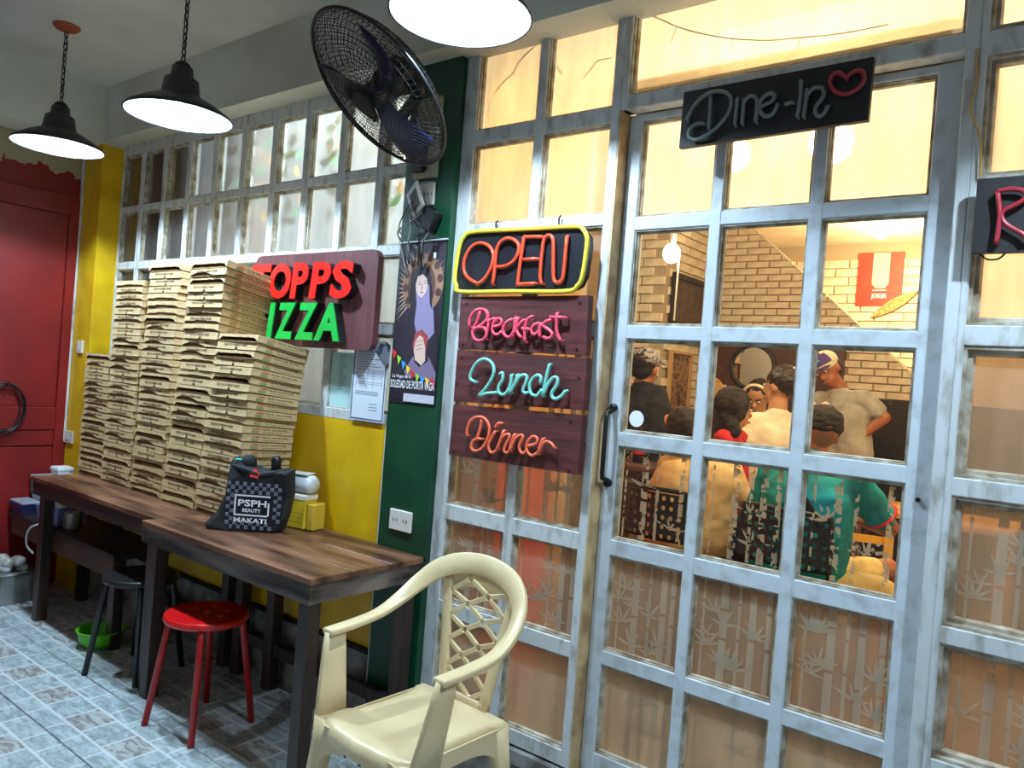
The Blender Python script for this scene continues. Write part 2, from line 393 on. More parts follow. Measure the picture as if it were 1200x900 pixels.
for (y0, y1, z0, z1) in ((dy1, dy1+.14, .02, zt), (-.6, dy1, dz1-.14, dz1)):
    MB(o_).box(-5.17, -5.145, y0, y1, z0, z1, bev=.004).build('stile' if y1-y0 < .3 else 'rail', RED, d2)
MB(o_).box(-5.17, -5.145, -.6, dy1-.001, zt-.12, zt, bev=.004).build('rail', RED, d2)
MB(o_).box(-5.17, -5.158, -.6, dy1-.001, dz1+.001, zt-.121, bev=.003).build('panel', RED, d2)
zr = dz1-.14; zs = onX(70, 522, -5.17).z
MB(o_).box(-5.17, -5.15, -.6, dy1-.001, zs+.004, zr-.004, bev=.003).build('board', RED, d2)
MB(o_).box(-5.17, -5.15, -.6, dy1-.001, .02, zs-.004, bev=.003).build('board', RED, d2)
# lower yellow wall
wb = struct('wall_back', MB().box(-4.92, -2.36, 2.25, 2.38, .31, 1.262), YEL)
struct('baseboard_back', MB().box(-4.92, -2.36, 2.235, 2.38, 0, .30), KERB)
struct('trim_4', MB().box(-4.92, -2.36, 2.228, 2.26, .30, .318), mat('black_joint', (18,16,15), .8))
struct('trim_5', MB().box(-2.36, -2.088, 2.22, 2.42, 0, 2.752), GRN)               # green pillar
struct('trim_6', MB().box(-2.372, -2.36, 2.226, 2.26, 0, 1.262), WHT)              # white edge line by the yellow wall
# kerb below the left sash with a dark gap
struct('trim_7', MB().box(-2.088, -1.62, 2.23, 2.45, 0, .178).box(-1.62, -1.37, 2.23, 2.45, .13, .178), KERB)
struct('trim_8', MB().box(-1.37, 3.0, 2.27, 2.6, 0, .155), KERB)
# ---------------------------------------------------------------- glazed screens
LEAF = [(0,0),(.16,.06),(.42,.075),(.75,.045),(1,0),(.75,-.03),(.42,-.05),(.16,-.045)]
def leaf_poly(cx, cz, ang, L, w=1.0):
    c, s = math.cos(ang), math.sin(ang)
    return [(cx+L*(p[0]*c-p[1]*w*s), cz+L*(p[0]*s+p[1]*w*c)) for p in LEAF]
def bamboo(x0, x1, z0, z1, seed, dens=1.0):
    """etched bamboo print for one pane: stems of jointed bars and fans of leaves, clipped to the pane"""
    r = random.Random(seed); polys = []; w = x1-x0; h = z1-z0
    for (u, sw) in ((.1, .03), (.38, .1), (.58, .045), (.74, .09), (.93, .07)):
        if r.random() > .75+.2*dens: continue
        u += r.uniform(-.03, .03); z = z0
        while z < z1:
            L = h*r.uniform(.28, .5); a = z+.004; b = min(z+L, z1); xx = x0+u*w; hw = sw*w/2
            if b-a > .01: polys.append([(xx-hw, a), (xx+hw, a), (xx+hw*.9, b), (xx-hw*.9, b)])
            z += L+.005
    for k in range(int(7*dens)):
        cx = x0+w*r.uniform(.12, .9); cz = z0+h*(r.uniform(.06, .45) if k % 3 else r.uniform(.5, .8)); n = r.randint(4, 6); base = r.uniform(-.25, .25)
        for i in range(n):
            a = R(12)+(PI-R(24))*i/(n-1)+base
            polys.append(leaf_poly(cx, cz, a, w*r.uniform(.17, .27), 1.35))
    out = []
    for p in polys:                                       # clip
        for (ax, lim, sg) in ((0, x0, 1), (0, x1, -1), (1, z0, 1), (1, z1, -1)):
            q = []
            for i in range(len(p)):
                a, b = p[i-1], p[i]; da = sg*(a[ax]-lim); db = sg*(b[ax]-lim)
                if (da >= 0) != (db >= 0):
                    t = da/(da-db); q.append((a[0]+(b[0]-a[0])*t, a[1]+(b[1]-a[1])*t))
                if db >= 0: q.append(b)
            p = q
            if len(p) < 3: break
        if len(p) >= 3: out.append(p)
    return out
def screen(name, xs, zs, Yf, mfun, frame=WHT, bead=.012, depth=.04, etch=None, gl=.03, panes=True, xb=None):
    """xs: vertical bars (x0,x1); zs: rails (z0,z1) bottom to top; a pane in every gap"""
    root = thing(name, name, 'x', ((xs[0][0]+xs[-1][1])/2, Yf, zs[0][0])); del root['label'], root['category']; root['kind'] = 'structure'
    o = root.location.copy()
    for i, (a, b) in enumerate(xs):
        MB(o).box(a, b, Yf, Yf+depth+.02, zs[0][0], zs[-1][1], bev=.003).build('stile' if i in (0, len(xs)-1) else 'mullion', frame, root)
    for i, (a, b) in enumerate(zs):
        MB(o).box(xs[0][0]+.004, xs[-1][1]-.004, Yf+.0016, Yf+depth+.018, a, b, bev=.003).build('rail', frame, root)
    bd = MB(o)
    for i in range(len(xs)-1):
        for j in range(len(zs)-1):
            x0, x1, z0, z1 = xs[i][1], xs[i+1][0], zs[j][1], zs[j+1][0]
            k = bead; ya, yb, yc = Yf+.007, Yf+gl*.6, Yf+gl
            loops = [[(x0-.001,ya,z0-.001),(x1+.001,ya,z0-.001),(x1+.001,ya,z1+.001),(x0-.001,ya,z1+.001)]]
            for (kk, y) in ((k*.35, ya), (k*.4, yb), (k*.8, yb), (k, yc)):
                loops.append([(x0+kk,y,z0+kk),(x1-kk,y,z0+kk),(x1-kk,y,z1-kk),(x0+kk,y,z1-kk)])
            vs = [p for l in loops for p in l]; fs = []
            for a in range(len(loops)-1):
                for q in range(4): fs.append((a*4+q, a*4+(q+1) % 4, a*4+4+(q+1) % 4, a*4+4+q))
            bd.add(vs, fs)
            m = mfun(i, j)
            if m is None: continue
            P = MB(o).box(x0+.002, x1-.002, Yf+gl, Yf+gl+.004, z0+.002, z1-.002)
            po = P.build('pane', m, root)
            if m is not CLEAR:
                po.data.materials.append(THRU)
                for f in po.data.polygons:
                    if f.normal.y > -.5: f.material_index = 1
            if etch:
                e = etch(i, j)
                if e:
                    seed, dens, em = e; E = MB(o); kk = k*.9
                    for q, p in enumerate(bamboo(x0+kk, x1-kk, z0+kk, z1-kk, seed, dens)):
                        y = Yf+gl-.0008-.00002*q
                        E.add([(a, y, b) for a, b in p], [tuple(range(len(p)))])
                    if E.f: E.build('bamboo_etching', em, po)
    bd.build('glazing_bead', BEAD, root)
    return root
# window_1: the long window over the yellow wall
xs = [(-4.985, -4.905)]
pr = [-4.69, -4.43, -4.163, -3.90, -3.633, -3.366, -3.104, -2.842, -2.580]
for p in pr: xs.append((p, p+.045))
xs.append((-2.385, -2.362))
screen('window_1', xs, [(1.262, 1.31), (1.645, 1.69), (1.985, 2.028), (2.332, 2.372), (2.688, 2.752)], W_, lambda i, j: FROSTW, gl=.03)
# window_2: fixed screen left of the door
RZ = [(.185, .24), (.559, .616), (.932, .993), (1.302, 1.348), (1.668, 1.714), (2.048, 2.088), (2.400, 2.457), (2.772, 2.83)]
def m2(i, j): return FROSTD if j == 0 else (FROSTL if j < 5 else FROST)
def e2(i, j):
    if j == 0: return None
    return (40+i*9+j, .9, ETCH2) if j < 4 else None
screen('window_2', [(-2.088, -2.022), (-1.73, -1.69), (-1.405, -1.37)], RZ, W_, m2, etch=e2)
# window_3: transom over the door
screen('window_3', [(-1.3699, -1.345), (-.354, -.318)], [(2.437, 2.485), (2.765, 2.83)], W_, lambda i, j: FROST, gl=.035)
# window_4: fixed screen right of the door
RZ4 = [(.155, .24), (.559, .616), (.912, .957), (1.29, 1.338), (1.674, 1.727), (2.052, 2.100), (2.415, 2.478), (2.78, 2.83)]
def e4(i, j): return (80+i*7+j, .9, ETCH2) if j in (1, 2) else None
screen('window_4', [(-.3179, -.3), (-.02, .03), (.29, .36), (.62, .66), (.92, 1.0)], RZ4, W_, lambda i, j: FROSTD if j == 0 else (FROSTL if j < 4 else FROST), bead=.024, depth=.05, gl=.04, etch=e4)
struct('trim_9', MB().box(-.3499, -.318, W_, W_+.11, .155, 2.437, bev=.003), WHT)  # post right of the door
struct('trim_10', MB().box(-1.3699, -1.3645, W_, W_+.11, .155, 2.437), mat('ochre_edge', (206,178,132), .6, noise=1, scale=12, rgb2=(150,120,84)))  # mottled ochre strip along the stile's edge
struct('trim_11', MB().box(1.0, 3.0, 2.25, 2.5, 0, 2.83), CONC)
# door_2: glazed door leaf
DZ = [(.165, .245), (.549, .598), (.925, .979), (1.300, 1.348), (1.667, 1.714), (2.038, 2.084), (2.412, 2.436)]
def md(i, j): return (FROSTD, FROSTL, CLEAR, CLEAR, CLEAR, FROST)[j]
def ed(i, j):
    return {1: (11+i*5, 1.25, ETCH2), 2: (31+i*7, .42, ETCH), 0: (91+i, .6, FROSTD)}.get(j)
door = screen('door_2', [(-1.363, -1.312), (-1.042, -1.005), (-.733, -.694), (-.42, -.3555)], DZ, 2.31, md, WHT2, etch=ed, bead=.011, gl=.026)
# etched frosted scraps left on the clear panes above
o = door.location
hd = MB(o).tube([(-1.336,2.30,1.42),(-1.336,2.262,1.41),(-1.336,2.26,1.39),(-1.336,2.26,1.21),(-1.336,2.262,1.19),(-1.336,2.30,1.18)], .008, 8)
hd.lathe([(0,0),(.014,0),(.014,.012),(0,.012)], 10, (0,0,0), Matrix.Translation((-1.336, 2.308, 1.43)) @ Matrix.Rotation(PI/2, 4, 'X'))
hd.lathe([(0,0),(.014,0),(.014,.012),(0,.012)], 10, (0,0,0), Matrix.Translation((-1.336, 2.308, 1.17)) @ Matrix.Rotation(PI/2, 4, 'X')).build('pull_handle', IRON, door, True)
st = MB(o).disc(.028, 20, (-1.262, 2.3345, 1.398), Matrix.Rotation(PI/2, 4, 'X')); st.build('round_sticker', PAPER, door)
MB(o).lathe([(0,0),(.006,0),(.006,.01),(0,.01)], 10, (0,0,0), Matrix.Translation((-.385, 2.31, 1.262)) @ Matrix.Rotation(PI/2, 4, 'X')).build('bolt', IRON, door)

# ---------------------------------------------------------------- setting: inside
IW = mat('cream_interior_wall', (232,220,196), .85, noise=1, scale=2, rgb2=(218,202,172))
KW = mat('white_inner_wall', (226,228,228), .8)
IFL = mat('brown_interior_floor', (120,92,66), .5, noise=1, scale=4, rgb2=(96,72,52))
struct('floor_dining_room', MB().box(-5.2, 3.0, 2.45, 7.3, .0, .12), IFL)
struct('ceiling_dining_room', MB().box(-5.2, 3.0, 2.5, 7.4, 2.93, 3.05), IW)
struct('wall_added_back', MB().box(-5.2, -2.32, 3.6, 3.7, .12, 2.93), KW)  # added white wall, makes the long window's panes bright
struct('wall_added_right', MB().box(-2.38, -2.30, 2.42, 3.6, .12, 2.93), mat('ochre_partition', (226,178,96), .8))  # added partition, keeps cool and warm light apart
struct('wall_kitchen_left', MB().box(-5.3, -5.2, 2.4, 7.4, .12, 2.93), KW)
struct('wall_dining_room_right', MB().box(2.4, 2.5, 2.5, 7.4, .12, 2.93), IW)
bw = struct('wall_dining_room_back', MB().box(-5.2, 3.0, 7.22, 7.4, .12, 2.93), MORT)
DADO = mat('chipped_dark_dado', (40,32,28), .4, noise=1, scale=13, rgb2=(92,70,54), sharp=(.28,.36), bump=.2)
DADO2 = mat('chipped_brown_dado', (78,48,38), .45, noise=1, scale=16, rgb2=(160,122,88), sharp=(.3,.34), bump=.2)
def brick_rows(parent, poly_ok, x0, x1, z0, z1, Y, bw_, bh, name='brick', axis='y', lim=300, clip=None):
    me = [MB().box(-bw_/2+.006, bw_/2-.006, -.012, .012, -bh/2+.004, bh/2-.004, bev=.003).data('brick', BRK)]
    n = 0; j = 0; z = z0+bh/2
    while z < z1:
        x = x0-(bw_/2 if j % 2 else 0)
        while x < x1+bw_/2:
            cs = [(x+sx*bw_/2, z+sz*bh/2) for sx in (-1, 1) for sz in (-1, 1)]
            if clip and n < lim and any(poly_ok(*c) for c in cs) and not all(poly_ok(*c) for c in cs):
                h_, w_ = bh/2-.004, bw_/2-.006; P = [(x-w_, z-h_), (x+w_, z-h_), (x+w_, z+h_), (x-w_, z+h_)]; q = []
                for k in range(4):
                    a, b = P[k-1], P[k]; da, db = clip(*a), clip(*b)
                    if (da >= 0) != (db >= 0): t_ = da/(da-db); q.append((a[0]+(b[0]-a[0])*t_, a[1]+(b[1]-a[1])*t_))
                    if db >= 0: q.append(b)
                if len(q) > 2 and min(p[0] for p in q) > -2.56 and min(p[1] for p in q) > 1.555 and not (x < -1.50 and z < 1.93): MB().prism(q, Y-.014, Y+.01).build(name, BRK, parent); n += 1
            if all(poly_ok(*c) for c in cs) and n < lim:
                if axis == 'y': inst(name, me[0], parent, (x, Y-rnd.uniform(.0, .006), z))
                else: inst(name, me[0], parent, (Y+rnd.uniform(0, .006), x, z), (0, 0, PI/2))
                n += 1
            x += bw_
        z += bh; j += 1
brick_rows(bw, lambda x, z: x < -1.0 and z < 2.86, -2.6, -1.0, 1.7, 2.9, 7.215, .235, .078)
# stair wall with a diagonal top, bricks above a dark painted dado
dl = lambda x: 2.824-(x+2.247)*.905                         # height of the diagonal edge at x
SY = 5.8
sw = struct('wall_stair', MB().prism([(-2.55, .12), (.7, .12), (-2.247+(2.824-.16)/.905, .16), (-2.39, 2.93), (-2.55, 2.93)], SY+.01, SY+.14), MORT)
brick_rows(sw, lambda x, z: x > -2.56 and z < dl(x)+.015 and (z > 1.56) and not (x < -1.50 and z < 1.93), -2.55, -.85, 1.56, 2.92, SY+.005, .178, .052, clip=lambda x, z: dl(x)-.01-z)
MB().box(-1.498, .6, SY-.02, SY+.01, .12, 1.555).build('painted_dado', DADO, sw)
MB().box(-2.549, -1.502, SY-.03, SY+.01, .12, 1.925).build('painted_dado', DADO2, sw)
# pier left: front face Y=5, side face X=-2.55
pier = struct('wall_pier', MB().box(-5.2, -2.56, 5.01, 7.2, .12, 2.93), MORT)
brick_rows(pier, lambda x, z: -3.7 < x < -2.55 and z < 2.92, -3.6, -2.55, 1.2, 2.92, 5.005, .19, .066)
brick_rows(pier, lambda x, z: 5.0 < x < 5.8 and z < 2.92, 5.05, 5.8, 1.2, 2.92, -2.556, .19, .066, axis='x')
# ---------------------------------------------------------------- pendant lamps
def pendant():
    t = thing('pendant_lamp', 'x', 'lamp', (0,0,0), group='black enamel pendant lamps on chains')
    prof = [(.205,0),(.207,.006),(.200,.016),(.150,.048),(.105,.072),(.082,.082),(.074,.098),(.066,.150),(.052,.158),(.044,.166),(.040,.200),(.0,.204)]
    MB().lathe(prof, 40).build('shade', ENAMEL, t, True)
    MB().lathe([(.2045,.001),(.198,.013),(.148,.045),(.103,.068),(.078,.080),(.070,.098),(.062,.145),(.0,.150)][::-1], 40).build('inner_reflector', WENAM, t, True)
    MB().tube([(.206*math.cos(a), .206*math.sin(a), .002) for a in [2*PI*k/40 for k in range(40)]], .0035, 6, True).build('rim', ENAMEL, t, True)
    BU = mat('lit_bulb', (255,255,255), .3, emit=(208,234,255), est=3300)
    MB().lathe([(0,.088),(.018,.091),(.029,.102),(.032,.114),(.027,.128),(.016,.142),(.0,.143)], 20).build('bulb', BU, t, True)
    MB().lathe([(.03,.2),(.03,.214),(.012,.226),(.0,.228)], 16).build('socket_cap', IRON, t, True)
    ch = MB(); z = .235; k = 0
    while z < 3.08-2.475-.02:
        M = Matrix.Translation((0, 0, z)) @ Matrix.Rotation(PI/2*(k % 2)+.3, 4, 'Z')
        ch.tube([(.009*math.cos(a), 0, .0185*math.sin(a)) for a in [2*PI*i/10 for i in range(10)]], .0028, 5, True, M=M)
        z += .0295; k += 1
    ch.tube([(.006+.008*math.sin(i*1.1), .006*math.cos(i*1.7), .22+i*.0385) for i in range(10)], .0022, 5)
    ch.build('chain', IRON, t, True)
    MB().lathe([(0,.585),(.05,.585),(.062,.597),(.062,.604),(0,.604)], 18).build('ceiling_rose', mat('rusty_plate', (150,72,44), .7), t)
    return t
PL = [((-4.205, 1.60, 2.475), 'farthest and smallest hanging lamp, near the red wall, hung from a rusty orange ceiling plate'),
      ((-3.05, 1.60, 2.455), 'middle black enamel hanging lamp, in front of the frosted long window'),
      ((-1.545, 1.62, 2.53), 'nearest and largest hanging lamp, over the fan and the glazed screen'),
      ((.25, 1.50, 2.49), 'hanging lamp in front of the door, beyond the top of the picture')]  # unseen lamp, put in to carry on the row
p0 = pendant(); p0.location = PL[0][0]; p0['label'] = PL[0][1]
for l, lb in PL[1:]: dup(p0, l, label=lb)

# ---------------------------------------------------------------- tables
def table(x0, x1, y0, y1, label, legs, H=.771, planks=3):
    t = thing('table', label, 'table', ((x0+x1)/2, (y0+y1)/2, 0)); o = t.location.copy()
    n = planks; w = (y1-y0)/n
    for i in range(n): MB(o).box(x0, x1, y0+i*w+.001, y0+(i+1)*w-.001, H-.022, H, bev=.002).build('plank', WOODT, t)
    MB(o).box(x0+.006, x1-.006, y0+.004, y0+.026, H-.092, H-.022).build('apron', WOODG if x1 > -2.2 else WOODD, t)
    MB(o).box(x0+.006, x1-.006, y1-.03, y1-.01, H-.092, H-.022).build('apron', WOODD, t)
    MB(o).box(x1-.028, x1-.004, y0+.002, y1-.008, H-.09, H-.022).build('end_rail', WOODG, t)
    MB(o).box(x0+.004, x0+.028, y0+.002, y1-.008, H-.09, H-.022).build('end_rail', WOODG, t)
    for (lx, ly) in legs: MB(o).box(lx-.028, lx+.028, ly-.028, ly+.028, 0, H-.09, bev=.003).build('leg', LEGW, t)
    MB(o).box(x0+.05, x1-.05, y1-.075, y1-.045, .16, .21).build('stretcher', LEGW, t)
    return t
table(-3.245, -2.088, 1.672, 2.232, 'long worn dark wooden table nearest the cream plastic chair', [(-3.21, 1.74), (-2.13, 1.71), (-3.2, 2.17), (-2.13, 2.17), (-2.95, 2.17)])
table(-4.60, -3.249, 1.735, 2.228, 'long dark reddish brown table by the red wall, carrying the pizza box stacks', [(-4.50, 1.79), (-3.30, 1.775), (-4.5, 2.17), (-3.32, 2.17)])
t = thing('bench', 'low dark wooden bench half hidden under the far table', 'bench', (-4.45, 2.0, 0)); o = t.location.copy()
MB(o).box(-5.12, -3.80, 1.83, 2.135, .455, .485).build('bench_top', WOODD, t)
MB(o).box(-5.1, -3.82, 1.84, 1.86, .36, .455).build('apron', mat('brown_bench_wood', (88,62,44), .6, noise=1, scale=6, rgb2=(60,42,32)), t)
for lx in (-4.72, -3.85):
    for ly in (1.88, 2.10): MB(o).box(lx-.03, lx+.03, ly-.025, ly+.025, 0, .455).build('leg', LEGW, t)

# ---------------------------------------------------------------- pizza boxes
BX, BY, BH = .300, .268, .0352
PITCH_Z = .0365
def box_meshes(kind):
    """kind 0 closed, 1 flap sprung with a gap, 2 wide open gap, 3 gap at one end only"""
    r = random.Random(50+kind); h = BH-.0012; w = BX/2; d = BY
    tray = MB().box(-w+.003, w-.003, .006, d-.002, 0, .003)
    tray.box(-w+.003, -w+.006, .006, d-.002, .003, h*.86).box(w-.006, w-.003, .006, d-.002, .003, h*.86).box(-w+.006, w-.006, d-.005, d-.002, .003, h*.86)
    fh = (h*.86, h*.42, h*.25, h*.5)[kind]
    tray.prism([(-w+.004, .003)]+[(w-.004, .003)]+[(w-.004-(2*w-.008)*i/8, fh+r.uniform(-.003, .003)*(kind > 0)) for i in range(9)], .006+.004*kind*.5, .009+.004*kind*.5)
    lid = MB().box(-w, w, 0, d, h-.0022, h)
    lid.box(-w, -w+.0025, .0015, d, .004, h-.0022).box(w-.0025, w, .0015, d, .004, h-.0022).box(-w, w, d-.0025, d, .004, h-.0022)
    lo = (.001, h*.30, h*.56, h*.1)[kind]; n = 12; pts = []
    for i in range(n+1):
        u = i/n; x = w-2*w*u; z = lo
        if kind: z += r.uniform(-.0025, .0025)+.003*math.sin(u*PI)
        if kind == 3: z = .002+(h*.5)*max(0, math.sin((u-.35)*PI*1.5))+r.uniform(0, .002)
        if i in (0, n): z = min(z, .004)
        if i == 6: pts += [(x+.01, z), (x+.008, h*.22+z*.3+.004), (x-.008, h*.22+z*.3+.004), (x-.01, z)] if kind < 2 else [(x, z)]
        else: pts.append((x, z))
    lid.prism([(-w, h), (w, h)]+pts, 0, .0022)
    return tray.data('tray', CARDIN), lid.data('lid', CARD)
BM = [box_meshes(k) for k in range(4)]
def flat_text(txt, x0, x1, z0, z1, M, m, res=1):
    me = text_mesh(txt, 1, 0, .03, res, 0, 'LEFT')
    xs = [v.co.x for v in me.vertices]; ys = [v.co.y for v in me.vertices]; mx, my = min(xs), min(ys)
    for v in me.vertices:
        v.co = M @ Vector((x0+(v.co.x-mx)*(x1-x0)/(max(xs)-mx), 0, z0+(v.co.y-my)*(z1-z0)/(max(ys)-my)))
    me.materials.clear(); me.materials.append(m); return me
FT = flat_text('DELICIOUS & FRESHLY BAKED', -.095, .08, .0155, .0275, Matrix.Translation((0, -.0006, 0)), INK)
SM = Matrix.Translation((BX/2+.0006, 0, 0)) @ Matrix.Rotation(PI/2, 4, 'Z')
def join_me(name, parts):
    bm = bmesh.new(); mats = []
    for me in parts:
        n0 = len(bm.faces); bm.from_mesh(me); bm.faces.ensure_lookup_table()
        if me.materials[0] not in mats: mats.append(me.materials[0])
        for f in bm.faces[n0:]: f.material_index = mats.index(me.materials[0])
    me = bpy.data.meshes.new(name); bm.to_mesh(me); bm.free()
    for m in mats: me.materials.append(m)
    return me
_sl = MB()
for _k in range(14): _sl.add([SM @ Vector((a, 0, b)) for a, b in ((.108+.0077*_k, .010), (.1135+.0077*_k, .010), (.1135+.0077*_k, .0125), (.108+.0077*_k, .0125))], [(0,1,2,3)])
SL = _sl.data('small_print', INK)
ST = join_me('side_print', [flat_text('TOPPS', .050, .088, .0175, .029, SM, mat('print_red', (190,34,26), .7)), flat_text('PIZZA', .046, .084, .0055, .0165, SM, mat('print_green', (30,120,52), .7)),
    flat_text('Tel. No. (046) 431-0182', .100, .235, .0165, .0275, SM, INK), SL])
proto = None
def ordinal(n):
    w = ['topmost','second','third','fourth','fifth','sixth','seventh','eighth','ninth','tenth','eleventh','twelfth','thirteenth','fourteenth','fifteenth','sixteenth','seventeenth','eighteenth','nineteenth']
    if n <= 19: return w[n-1]
    tens = {2: 'twent', 3: 'thirt'}[n//10]
    return tens+'ieth' if n % 10 == 0 else tens+'y-'+['first','second','third','fourth','fifth','sixth','seventh','eighth','ninth'][n % 10-1]
STK = [('leftmost and shortest', -4.496, -4.50, 2.0, 1.995, 19, 2, 0),
       ('second from left', -4.193, -4.130, 1.99, 1.965, 30, 4, 1),
       ('third from left', -3.832, -3.745, 1.975, 1.95, 32, 5, 0),
       ('tall fourth from left', -3.50, -3.26, 1.965, 1.905, 32, 11, 2),
       ('front right', -3.185, -3.02, 1.965, 1.915, 23, 10, 1)]
rb = random.Random(3)
for (nm, xb, xt, yb, yt, n, tilt, sd) in STK:
    z = .771
    jx = 0
    for k in range(n):
        u = k/max(1, n-1); th = R(tilt)*u**1.3
        jx = jx*.6+rb.uniform(-.006, .006)
        x = xb+(xt-xb)*u+jx+(rb.uniform(-.012, .012) if rb.random() < .2 else 0); y = yb+(yt-yb)*u+rb.uniform(-.004, .004)
        kind = rb.choices([0, 1, 2, 3], [.62, .16, .09, .13] if nm == 'front right' else [.3, .28, .2, .22])[0]
        lab = f'cardboard pizza box, {ordinal(n-k)}{"" if n-k == 1 else " from the top"} in the {nm} stack'
        b = thing('pizza_box', lab, 'box', (x, y, z+.0006), (-th, 0, rb.uniform(-.02, .02)), 'pizza boxes stacked on the tables')
        inst('tray', BM[kind][0], b); inst('lid', BM[kind][1], b)
        if kind in (0, 3) or (kind == 1 and rb.random() < .5): inst('front_print', FT, b)
        inst('side_print', ST, b)
        z += PITCH_Z*math.cos(th)

# ---------------------------------------------------------------- stools
def stool(loc, rz, m, label, lm):
    t = thing('stool', label, 'stool', loc, (0, 0, rz))
    # seat with holes: ring segments around seven holes
    bm = bmesh.new(); r0 = .158
    def ring(cx, cy, r, n): return [(cx+r*math.cos(2*PI*i/n), cy+r*math.sin(2*PI*i/n)) for i in range(n)]
    holes = [ring(.075*math.cos(a), .075*math.sin(a), .013, 10) for a in [2*PI*i/6 for i in range(6)]]+[ring(0, 0, .013, 10)]
    edges = []
    for lp in [ring(0, 0, r0, 40)]+holes:
        vs = [bm.verts.new((x, y, .45)) for x, y in lp]
        edges += [bm.edges.new((vs[i], vs[(i+1) % len(vs)])) for i in range(len(vs))]
    bmesh.ops.triangle_fill(bm, use_beauty=True, edges=edges)
    hc = [(sum(p[0] for p in h)/10, sum(p[1] for p in h)/10) for h in holes]
    kill = [f for f in bm.faces if any((f.calc_center_median().xy-Vector(c)).length < .0125 for c in hc)]
    bmesh.ops.delete(bm, geom=kill, context='FACES')
    me = bpy.data.meshes.new('seat'); bm.to_mesh(me); bm.free(); me.materials.append(m)
    s = inst('seat', me, t); md_ = s.modifiers.new('solid', 'SOLIDIFY'); md_.thickness = .012; md_.offset = -1 if False else 0
    MB().lathe([(.158,.456),(.164,.452),(.165,.436),(.160,.428),(.155,.432),(.155,.444)], 40).build('seat_rim', m, t, True)
    for k in range(4):
        a = PI/4+k*PI/2; c, s_ = math.cos(a), math.sin(a)
        MB().tube([(.07*c,.07*s_,.436),(.115*c,.115*s_,.434),(.14*c,.14*s_,.41),(.148*c,.148*s_,.37),(.205*c,.205*s_,.0)], .0135, 10).build('leg', lm, t, True)
    return t
RS = mat('red_stool_enamel', (196,10,14), .32, coat=.3)
stool((-2.84, 1.762, 0), .12, RS, 'red round metal stool with holes in its seat, in front of the near table', mat('red_tube', (158,14,16), .35))
BS = mat('black_stool_metal', (22,22,24), .4)
stool((-3.52, 1.83, 0), .35, BS, 'black metal stool tucked under the tables beside the green bowl', BS)

# ---------------------------------------------------------------- cream plastic armchair
ch = thing('plastic_armchair', 'cream moulded plastic armchair with a lattice back, in front of the glazed screen', 'chair', (-1.615, 1.738, 0), (0, 0, R(-3))); ch.scale = (.955, 1, 1)
def smooth_path(pts, n=6):
    P = [Vector(p) for p in pts]; out = []
    for i in range(len(P)-1):
        p0, p1, p2, p3 = P[max(i-1, 0)], P[i], P[i+1], P[min(i+2, len(P)-1)]
        for k in range(n):
            t = k/n; out.append(.5*((2*p1)+(-p0+p2)*t+(2*p0-5*p1+4*p2-p3)*t*t+(-p0+3*p1-3*p2+p3)*t**3))
    return out+[P[-1]]
# seat shell: outline with notches, rounded front lip
ol = [(-.205,-.205),(-.12,-.232),(0,-.242),(.12,-.232),(.205,-.205),(.215,-.165),(.208,-.125),(.186,-.10),(.182,0),(.184,.10),(.188,.15),(.208,.175),(.205,.212),(.10,.220),(0,.222),(-.10,.220),(-.205,.212),(-.208,.175),(-.188,.15),(-.184,.10),(-.182,0),(-.186,-.10),(-.208,-.125),(-.215,-.165)]
def zseat(x, y): return .438-.014*math.cos(min(1, abs(x)/.2)*PI/2)*math.cos(min(1, abs(y)/.22)*PI/2)
sh = MB(); n = len(ol); loops = []
for (k, dz) in ((.0, 0), (.35, 0), (.7, 0), (.93, 0), (1.0, -.008), (1.012, -.03), (1.0, -.05)):
    loops.append([(x*k, y*k, (zseat(x*k, y*k) if dz == 0 else .434+dz)) for x, y in ol])
vs = [p for l in loops for p in l]; fs = []
for a in range(len(loops)-1):
    for q in range(n): fs.append((a*n+q, a*n+(q+1) % n, a*n+n+(q+1) % n, a*n+n+q))
sh.add(vs, fs)
so = sh.build('seat', CREAM, ch, True)
ap = MB()
def band(p, q, h0, h1, t=.005):                       # skirt under the seat edge, arched
    p = Vector(p); q = Vector(q); k = 12; vs = []
    nn = Vector((q.y-p.y, -(q.x-p.x), 0)).normalized()*t
    for i in range(k+1):
        u = i/k; c = p+(q-p)*u; h = h0+(h1-h0)*(abs(2*u-1))**3
        vs += [c+Vector((0,0,.425)), c+Vector((0,0,.425-h)), c+nn+Vector((0,0,.425-h)), c+nn+Vector((0,0,.425))]
    fs = []
    for i in range(k):
        a = i*4
        for q_ in range(4): fs.append((a+q_, a+(q_+1) % 4, a+4+(q_+1) % 4, a+4+q_))
    ap.add(vs, fs)
band((-.20,-.222,0), (.20,-.222,0), .055, .13); band((.203,-.19,0), (.203,.19,0), .05, .12)
band((-.203,.19,0), (-.203,-.19,0), .05, .12); band((.20,.208,0), (-.20,.208,0), .05, .10)
ap.build('seat_apron', CREAM, ch)
